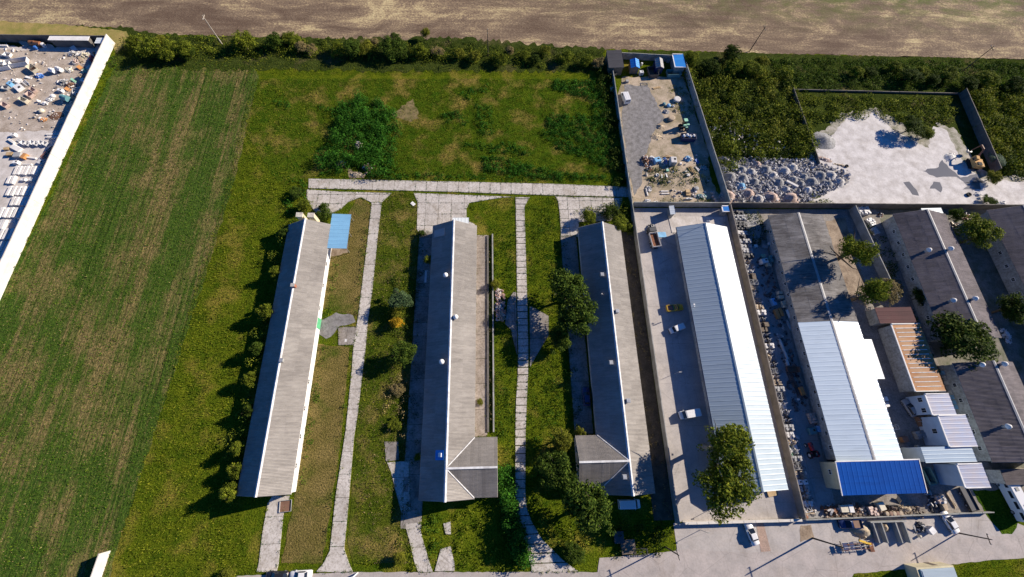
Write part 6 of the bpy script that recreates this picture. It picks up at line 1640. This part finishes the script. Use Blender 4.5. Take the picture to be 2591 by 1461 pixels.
J('cone', 2478, 492, 'bright white powder pile beside the last puddle', 'white', 2.8, 1.8, .5)
J('tyre', 2453, 492, 'dark tyre beside the white powder pile', 'grey', 1.3, 1., .5)
J('heap', 2540, 515, 'white and blue scrap at the right end of the chalk yard', 'white', 2.8, 2.0, .7)
J('cone', 2408, 395, 'chalk block bank beside the excavator', 'white', 5.0, 3.0, .8, 20)
# ---- the strip between the warehouse wall and the weathered hall: goods piled along the wall
random.seed(21)
yy = 60.2; i = 0; kinds = []
while yy > -16.3:
    a = random.uniform(1.1, 2.0)
    if yy > 46: k, c = 'bundle', random.choice(['grey', 'pale', 'dark'])
    else: k, c = random.choice([('bundle', 'pale'), ('heap', 'grey'), ('heap', 'pale'), ('bundle', 'tan'), ('frame', 'grey'), ('box', 'pale'), ('pallets', 'dark'), ('bundle', 'grey'), ('planks', 'tan'), ('heap', 'tan'), ('heap', 'dark'), ('cabinet', 'white')])
    place = ['beside the back wall', 'opposite the weathered roof', 'where the roof turns white', 'opposite the white roof', 'level with the red tractor', 'near the blue roof'][0 if yy > 50 else 1 if yy > 30 else 2 if yy > 20 else 3 if yy > 3 else 4 if yy > -6 else 5]
    nm = {'bundle': 'strapped bundle', 'heap': 'scrap pile', 'frame': 'steel frame', 'box': 'crate', 'pallets': 'pallet stack', 'planks': 'board pile', 'cabinet': 'white cabinet'}[k]
    cn_ = {'grey': 'grey ', 'pale': 'pale ', 'dark': 'dark ', 'tan': 'tan ', 'white': ''}[c]
    for col_ in ((68.0, 69.35, 70.6) if yy > 46 else (68.1, 69.6) if random.random() < .8 else (68.5,)):
        z = .8; h_ = random.uniform(.8, 1.5)
        t = J(k, 1900, 700, f'{cn_}{nm} along the warehouse wall {place}', c, random.uniform(.95, 1.3), a * .88, h_, random.gauss(0, 4), group=f'{cn_}{nm}s {place}')
        t.location = (col_ + random.uniform(-.1, .15), yy - a / 2, 0)
    yy -= a; i += 1
for args in [
        ('box', 1912, 623, 'white box with a lid north of the teal panel', 'white', .9, .8, .9, 5), ('box', 1935, 624, 'grey crate between two white boxes', 'grey', 1.6, .9, .8, -10), ('box', 1949, 617, 'white box against the weathered hall wall', 'white', 1.1, .8, 1., 0),
        ('frame', 1911, 609, 'pale bench frame in the shade', 'pale', 1.4, .6, .5, -30), ('frame', 1931, 648, 'greenish frame above the big white box', 'mint', .9, .8, .9, 0),
        ('cabinet', 1934, 661, 'big white box in the shaded alley', 'white', 1.8, 1.3, 1.6, 10), ('cabinet', 1946, 670, 'smaller cream box touching the big white one', 'cream', 1.2, .9, 1.2, -8), ('cabinet', 1952, 655, 'tall teal panel box by the wall', 'teal', .9, 1.9, 1.4, -10),
        ('box', 1974, 741, 'topmost cream crate of the crate group', 'cream', 1., .8, 1.3, 0), ('box', 1976, 752, 'wide cream crate under the topmost one', 'cream', 1.4, .9, 1.2, 0), ('box', 1989, 751, 'greyish crate beside the wide cream one', 'grey', .9, .9, 1.1, 0),
        ('cabinet', 1958, 764, 'pale blue grey cabinet in the alley', 'sky', 1.0, 2.0, .9, 10), ('box', 1967, 795, 'long brown crate, left of a pair', 'orange', .9, 2.6, .9, 8), ('box', 1976, 790, 'long brown crate, right of a pair', 'orange', .8, 2.2, .9, 8),
        ('bundle', 1984, 770, 'mixed cream bundle by the hall wall', 'cream', 1.1, 1.8, 1.0, 8), ('tank', 1997, 794, 'white and grey cylinder on end by the wall', 'white', 2.2, .9, .9, 100), ('rods', 1978, 822, 'pale pipes standing in the shade', 'pale', 2.4, .7, .5, 100), ('rods', 1996, 822, 'white pipes near the last dark windows', 'white', 2.2, .5, .5, 100),
        ('heap', 1974, 850, 'low grey scrap at the white roof corner', 'grey', 2.4, .8, .4, 0), ('beam', 1978, 872, 'upper white girder in the alley', 'white', 3.0, .5, .7, 100), ('beam', 1988, 896, 'middle grey girder in the alley', 'grey', 2.6, .5, .6, 100), ('beam', 1992, 917, 'lowest white girder in the alley', 'white', 1.6, .7, .7, 100),
        ('boxcart', 2006, 935, 'brown wooden cart below the girders', 'brown', 3.0, 1.3, 1.2, -3), ('rods', 2006, 960, 'brown pipes below the wooden cart', 'brown', 4.0, 1.2, .6, 100), ('planks', 2022, 962, 'short pale boards beside the brown pipes', 'tan', 1.6, .7, .3, 110), ('box', 2030, 990, 'brown crate at the end of the pipe rack', 'orange', .9, 2.0, .9, 8),
        ('rods', 2020, 990, 'dark pipe pile beside the brown crate', 'dark', 4.5, 1.0, .5, 98), ('bag', 2021, 1011, 'small white bag at the foot of the pipes', 'white', .6, .5, .6, 0),
        ('bundle', 2058, 1058, 'pinkish stone pallet by the white roofed hall', 'pink', 1.9, 2.3, 1.0, 8), ('cabinet', 2056, 1091, 'left of two teal boxes above the red tractor', 'teal', 1.6, 1.5, .9, 5), ('cabinet', 2074, 1086, 'right of two teal boxes above the red tractor', 'sky', 1.3, 1.4, .9, -5),
        ('box', 2096, 1126, 'tall cream box against the hall wall', 'cream', 1.0, 1.7, 1.4, 10), ('bundle', 2103, 1148, 'tan bundle under the cream box', 'tan', 1.0, 1.6, 1.0, 10),
        ('beam', 1985, 1030, 'long tan slab pallet in the alley, upper', 'tan', 2.0, 1.0, .5, 98), ('beam', 2008, 1120, 'long tan board stack beside the wall goods', 'tan', 4.6, 1.0, .6, 100), ('skip', 1995, 1138, 'slim green steel trough along the wall', 'mint', 4.0, .7, .7, 100),
        ('pallets', 2022, 1180, 'pale pallets on the sunlit corner of the alley', 'wood', 1.4, 1.7, .5, 12), ('frame', 2042, 1285, 'white cross braced frame at the end of the wall', 'white', 1.6, 1.6, 1.2, 8), ('tyre', 2034, 1276, 'tyres around a pale hub near the braced frame', 'grey', 1.2, 1., .5, 0), ('drum', 2040, 1308, 'rusty barrel at the fence corner', 'rust', .8, 1., .9, 0),
        # lumber rows below the blue roof
        ('box', 2137, 1287, 'cream crate with brown slats below the blue roof', 'cream', 1.9, 1.4, 1.2, 0), ('box', 2153, 1287, 'white crate right of the cream slatted one', 'white', 1.0, 1.5, 1.3, 0), ('heap', 2108, 1294, 'dark rusty scrap heap at the left of the lumber rows', 'rust', 4.6, 2.2, 1.1, -20), ('planks', 2140, 1300, 'old boards on the rusty scrap heap', 'tan', 4.2, 1.2, .6, -15),
        ('heap', 2172, 1288, 'dark brown scrap right of the white crate', 'brown', 2.4, 2.2, 1.1, 0), ('planks', 2172, 1305, 'grey brown boards above the blue pickup', 'tan', 3.2, 1.4, .5, 8), ('bundle', 2203, 1292, 'left brown grey bale of a pair', 'pink', 1.1, 1.6, 1.1, 5), ('bundle', 2214, 1295, 'right brown grey bale of a pair', 'pink', 1.1, 1.6, 1.1, 5),
        ('box', 2230, 1281, 'bright cream crate standing highest in the row', 'cream', 1.3, 1.6, 1.5, 12), ('skip', 2262, 1289, 'open dark bay behind the barrels', 'dark', 2.0, 1.6, .8, 0), ('cone', 2300, 1290, 'beige sand heap behind the forecourt fence', 'tan', 4.6, 2.2, .9, 0), ('plate', 2276, 1266, 'black leaning board under the blue roof', 'black', 1.6, 1.0, .6, -50),
        ('frame', 2345, 1241, 'pale rounded frame right of the blue roof', 'pale', 1.2, 1.7, .5, 8), ('bundle', 2378, 1264, 'upper brown bale in the dark stack', 'pink', 1.2, 1.6, 1.2, 8), ('bundle', 2386, 1264, 'upper right pale bale in the dark stack', 'pale', 1.1, 1.6, 1.3, 8), ('bundle', 2390, 1281, 'lower pale bale in the dark stack', 'tan', 1.2, 1.8, 1.2, 8), ('heap', 2365, 1275, 'black scrap left of the pale bales', 'dark', 2.2, 4.0, .8, 0),
        ('planks', 2408, 1265, 'long pale board leaning in the light strip', 'tan', 3.6, .5, .3, 105), ('boxcart', 2452, 1262, 'dark flat trailer beside the grass patch', 'dark', 5.0, 1.9, .9, 100), ('frame', 2455, 1260, 'grey bracket lying on the dark trailer', 'grey', 1.2, .8, .3, 100),
        ('box', 2358, 1343, 'white tank box on the forecourt machine', 'white', 1.3, 1.2, 1.1, 30), ('heap', 2335, 1335, 'dark greenish machine parts on the forecourt', 'dark', 2.0, 2.0, .9, 0), ('plate', 2318, 1340, 'grey snow plough blade on the forecourt', 'grey', 2.2, .4, .8, -60), ('drum', 2329, 1358, 'small cream drum by the machine parts', 'cream', .5, 1., .7, 0),
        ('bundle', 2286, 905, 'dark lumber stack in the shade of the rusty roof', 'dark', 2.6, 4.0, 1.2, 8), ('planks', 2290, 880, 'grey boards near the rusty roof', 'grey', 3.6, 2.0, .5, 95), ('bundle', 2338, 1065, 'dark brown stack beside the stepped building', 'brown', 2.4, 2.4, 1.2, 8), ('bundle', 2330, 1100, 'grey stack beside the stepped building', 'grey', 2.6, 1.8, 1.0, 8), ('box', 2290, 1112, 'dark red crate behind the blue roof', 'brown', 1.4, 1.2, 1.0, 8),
        ('box', 2240, 1010, 'white box against the east side of the white roof', 'white', 1.0, 1.0, 1.2, 8), ('box', 2243, 1025, 'second white box just below the first one', 'white', 1.2, 1.0, .9, 8), ('frame', 2266, 1082, 'pale frame beside the white roofed hall', 'pale', 1.4, 1.0, .8, 8), ('drum', 2322, 1130, 'cream drum below the grey stack', 'cream', .6, 1., .8, 0),
        ('skip', 2330, 1215, 'long dark skip right of the blue roof', 'dark', 4.2, 1.6, 1.2, 100), ('skip', 2352, 1205, 'green black container against the stepped building', 'teal', 3.2, 1.8, 1.6, 100),
        ('heap', 1652, 574, 'tall grey metal scrap piled at the truck', 'dark', 2.4, 2.6, 1.4, 0), ('plate', 1674, 594, 'stack of bluish white sheets beside the truck', 'sky', 1.8, 2.6, .3, 90), ('planks', 1668, 606, 'grey laths beside the truck', 'pale', 3.0, 1.2, .3, 95),
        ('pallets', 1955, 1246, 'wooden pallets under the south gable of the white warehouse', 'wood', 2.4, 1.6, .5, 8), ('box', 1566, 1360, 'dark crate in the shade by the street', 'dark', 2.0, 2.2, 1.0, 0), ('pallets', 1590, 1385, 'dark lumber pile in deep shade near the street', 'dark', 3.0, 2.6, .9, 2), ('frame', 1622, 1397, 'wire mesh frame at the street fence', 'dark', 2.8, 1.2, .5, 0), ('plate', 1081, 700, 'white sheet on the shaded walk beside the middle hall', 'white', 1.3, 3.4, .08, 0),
        ('plate', 1045, 516, 'small white board on the tip of the grass strip', 'white', 1.2, .9, .2, -40), ('plate', 877, 862, 'round white cover on the concrete pad', 'white', .8, .7, .05, 0),
        ('heap', 1262, 745, 'pinkish broken brick heap beside the kerbs', 'pink', 1.6, 3.4, .5, 0), ('heap', 1263, 775, 'grey rubbish below the pink bricks', 'grey', 2.2, 2.4, .5, 0), ('heap', 1267, 800, 'tan and white rubbish above the lawn wedge', 'tan', 2.2, 3.0, .5, 0),
        ('heap', 905, 362, 'pale branches on the big weed patch', 'pink', 2.2, 3.0, 1.6, 0), ('heap', 930, 420, 'brown brushwood at the foot of the weed patch', 'brown', 4.2, 2.4, 1.3, 0), ('heap', 862, 412, 'dead brown twigs left of the brushwood', 'brown', 3.2, 2.4, .9, 0), ('cone', 900, 440, 'tan soil pile spilling onto the concrete track', 'tan', 4.0, 2.2, .5, 0),
        ('skip', 722, 1281, 'concrete pit surround at the south gable of the westernmost hall', 'grey', 2.4, 2.2, .35, 5)]:
    k, px, py, lb, c, L, w, h = args[:8]
    if k == 'planks' and c in ('tan', 'wood', 'brown'): c = 'wood' if c == 'wood' else c
    J(k, px, py, lb, c, L, w, h, args[8] if len(args) > 8 else 0)
for i, px in enumerate((2243, 2253, 2262, 2270, 2278)): J('drum', px, 1300, ['grey brown barrel farthest left in the barrel row', 'second barrel from the left in the row', 'middle barrel of the brown row', 'fourth barrel, lighter brown', 'last barrel beside the sand heap'][i], 'brown' if i % 2 else 'tan', .95, 1., 1.2, group='barrels behind the sand bays')


def sand_bays():
    t = thing('sand_bays', 'row of concrete sand bays open to the street', 'storage bay', (*W(2240, 1345), 0), 0)
    x, y = t.location.x, t.location.y
    for px in (2205, 2226, 2262, 2283):
        a, b = W(px - 4, 1320), W(px + 6, 1372)
        part('divider', M().box(((a[0] + b[0]) / 2 - x, (a[1] + b[1]) / 2 - y, .6), (.25, abs(a[1] - b[1]), 1.2), rz=.05), PW_GREY, t)
    part('back_wall', M().box((0.4, W(2240, 1318)[1] - y, .6), (8.2, .25, 1.2)), PW_GREY, t)


sand_bays()
J('cone', 2190, 1345, 'large sand heap spilling left of the sand bays', 'tan', 6.0, 3.6, 1.2, -15)
J('cone', 2243, 1335, 'pale gravel inside the middle sand bay', 'tan', 2.6, 2.4, .8)


def rack():
    x, y = W(2165, 1383, 1.0)
    t = thing('pipe_rack', 'steel rack with yellow and rusty bars beside the street', 'pipe rack', (x, y, 0), math.radians(2))
    for xx in (-2.8, -1.0, 1.0, 2.8): part('upright', M().box((xx, 0, .8), (.1, .1, 1.6)).box((xx, 0, .5), (.1, 1.8, .08)).box((xx, 0, 1.1), (.1, 1.8, .08)), STEEL, t)
    for k in range(7): part('bar', M().cyl((-3.6 + k * .2, -.8 + k * .26, .6 + (k % 2) * .6), (3.2 + k * .1, -.8 + k * .26, .62 + (k % 2) * .6), .05, n=5), RUST if k % 3 else pm('pale'), t)
    part('yellow_part', M().box((2.6, .5, 1.2), (1.6, .35, .25), rz=-.25).box((1.6, .9, 1.25), (1.4, .4, .3), rz=-.3), pm('yellow'), t)
    part('rust_box', M().box((3.3, -.4, .9), (.9, 1.6, .7)), RUST, t)
    part('blue_sheet', M().box((-2.4, .2, 1.2), (1.0, 1.3, .05)).box((-.9, .2, 1.2), (.9, 1.4, .05)), pm('navy'), t)


rack()
# liquid tanks beside the stepped building
k = 0
for r_, (px, py, n_) in enumerate([(2386, 930, 3), (2390, 943, 3), (2395, 956, 3), (2400, 968, 3), (2405, 981, 3), (2410, 993, 3), (2415, 1005, 3), (2420, 1018, 2), (2425, 1030, 2)]):
    for c_ in range(n_):
        J('ibc', px + c_ * 13 + 2, py, f"caged liquid tank in the {['first', 'second', 'third', 'fourth', 'fifth', 'sixth', 'seventh', 'eighth', 'ninth'][r_]} tank row by the rusty roof", random.choice(['pale', 'white', 'sky', 'grey', 'pale']), 1.12, 1.05, 1.2, 3, 'liquid tank', 'caged liquid tanks')
J('tyre', 2440, 1032, 'grey diamond shaped ring at the end of the tank rows', 'pale', 2.0, 1., .6)
for i, (px, py) in enumerate(((2478, 1128), (2486, 1142), (2492, 1155))): J('bundle', px, py, ['topmost of three lilac pallets by the plum grey hall', 'middle of three lilac pallets by the plum grey hall', 'lowest of three lilac pallets by the plum grey hall'][i], 'sky', 1.8, 1.4, .8, 8)
J('bundle', 2186, 533, 'round pile of white sacks at the corner of two walls', 'white', 3.2, 2.4, 1.2)
J('bundle', 2205, 562, 'white sacks below the round pile', 'white', 1.8, 2.6, .8, 20)
J('bundle', 2214, 585, 'grey white sacks farther along the wall', 'pale', 1.8, 2.2, .7, 20)
J('cone', 2232, 542, 'brown earth heap beside the white sacks', 'brown', 1.8, 1.6, .8)
J('heap', 2446, 545, 'red brown wreck between the two plum grey halls', 'rust', 4.0, 2.6, 1.0)
J('heap', 2425, 575, 'pale boards leaning on the plum grey hall', 'tan', 2.6, 4.0, .7)
J('heap', 2550, 850, 'crumpled white sheeting near the right edge', 'white', 2.4, 4.0, .7)

# small building at the bottom edge
x, y = W(2372, 1450, 3.0)
t = thing('cream_kiosk', 'white flat roofed building with cream walls cut by the bottom edge', 'building', (x, y - 2.2, 0), math.radians(1))
part('wall', M().box((0, 0, 1.45), (8.2, 6.6, 2.9)), BEIGE, t)
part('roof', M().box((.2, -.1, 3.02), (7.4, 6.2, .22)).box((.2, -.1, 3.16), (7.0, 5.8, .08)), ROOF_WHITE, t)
part('door', M().box((1, 3.32, 1.1), (1., .06, 2.1)), WOOD_D, t)

# things that share a label are told apart by their place in the row
by = {}
for o in COL.objects:
    if o.parent is None and o.get('label') and o.get('category') and o.get('kind') != 'stuff': by.setdefault(o['label'], []).append(o)
ORD = ['', 'second', 'third', 'fourth', 'fifth', 'sixth', 'seventh', 'eighth', 'ninth', 'tenth', 'eleventh', 'twelfth']
for lb, os_ in by.items():
    n = len(os_)
    if 1 < n <= 12:
        xs = [o.location.x for o in os_]; ys = [o.location.y for o in os_]
        hor = max(xs) - min(xs) > max(ys) - min(ys)
        os_.sort(key=lambda o: o.location.x if hor else -o.location.y)
        for i, o in enumerate(os_):
            e = ('leftmost' if hor else 'topmost') if i == 0 else ('rightmost' if hor else 'lowest') if i == n - 1 else f"{ORD[i]} from the {'left' if hor else 'top'}"
            o['label'] = lb + ', ' + e
            if not o.get('group'): o['group'] = lb
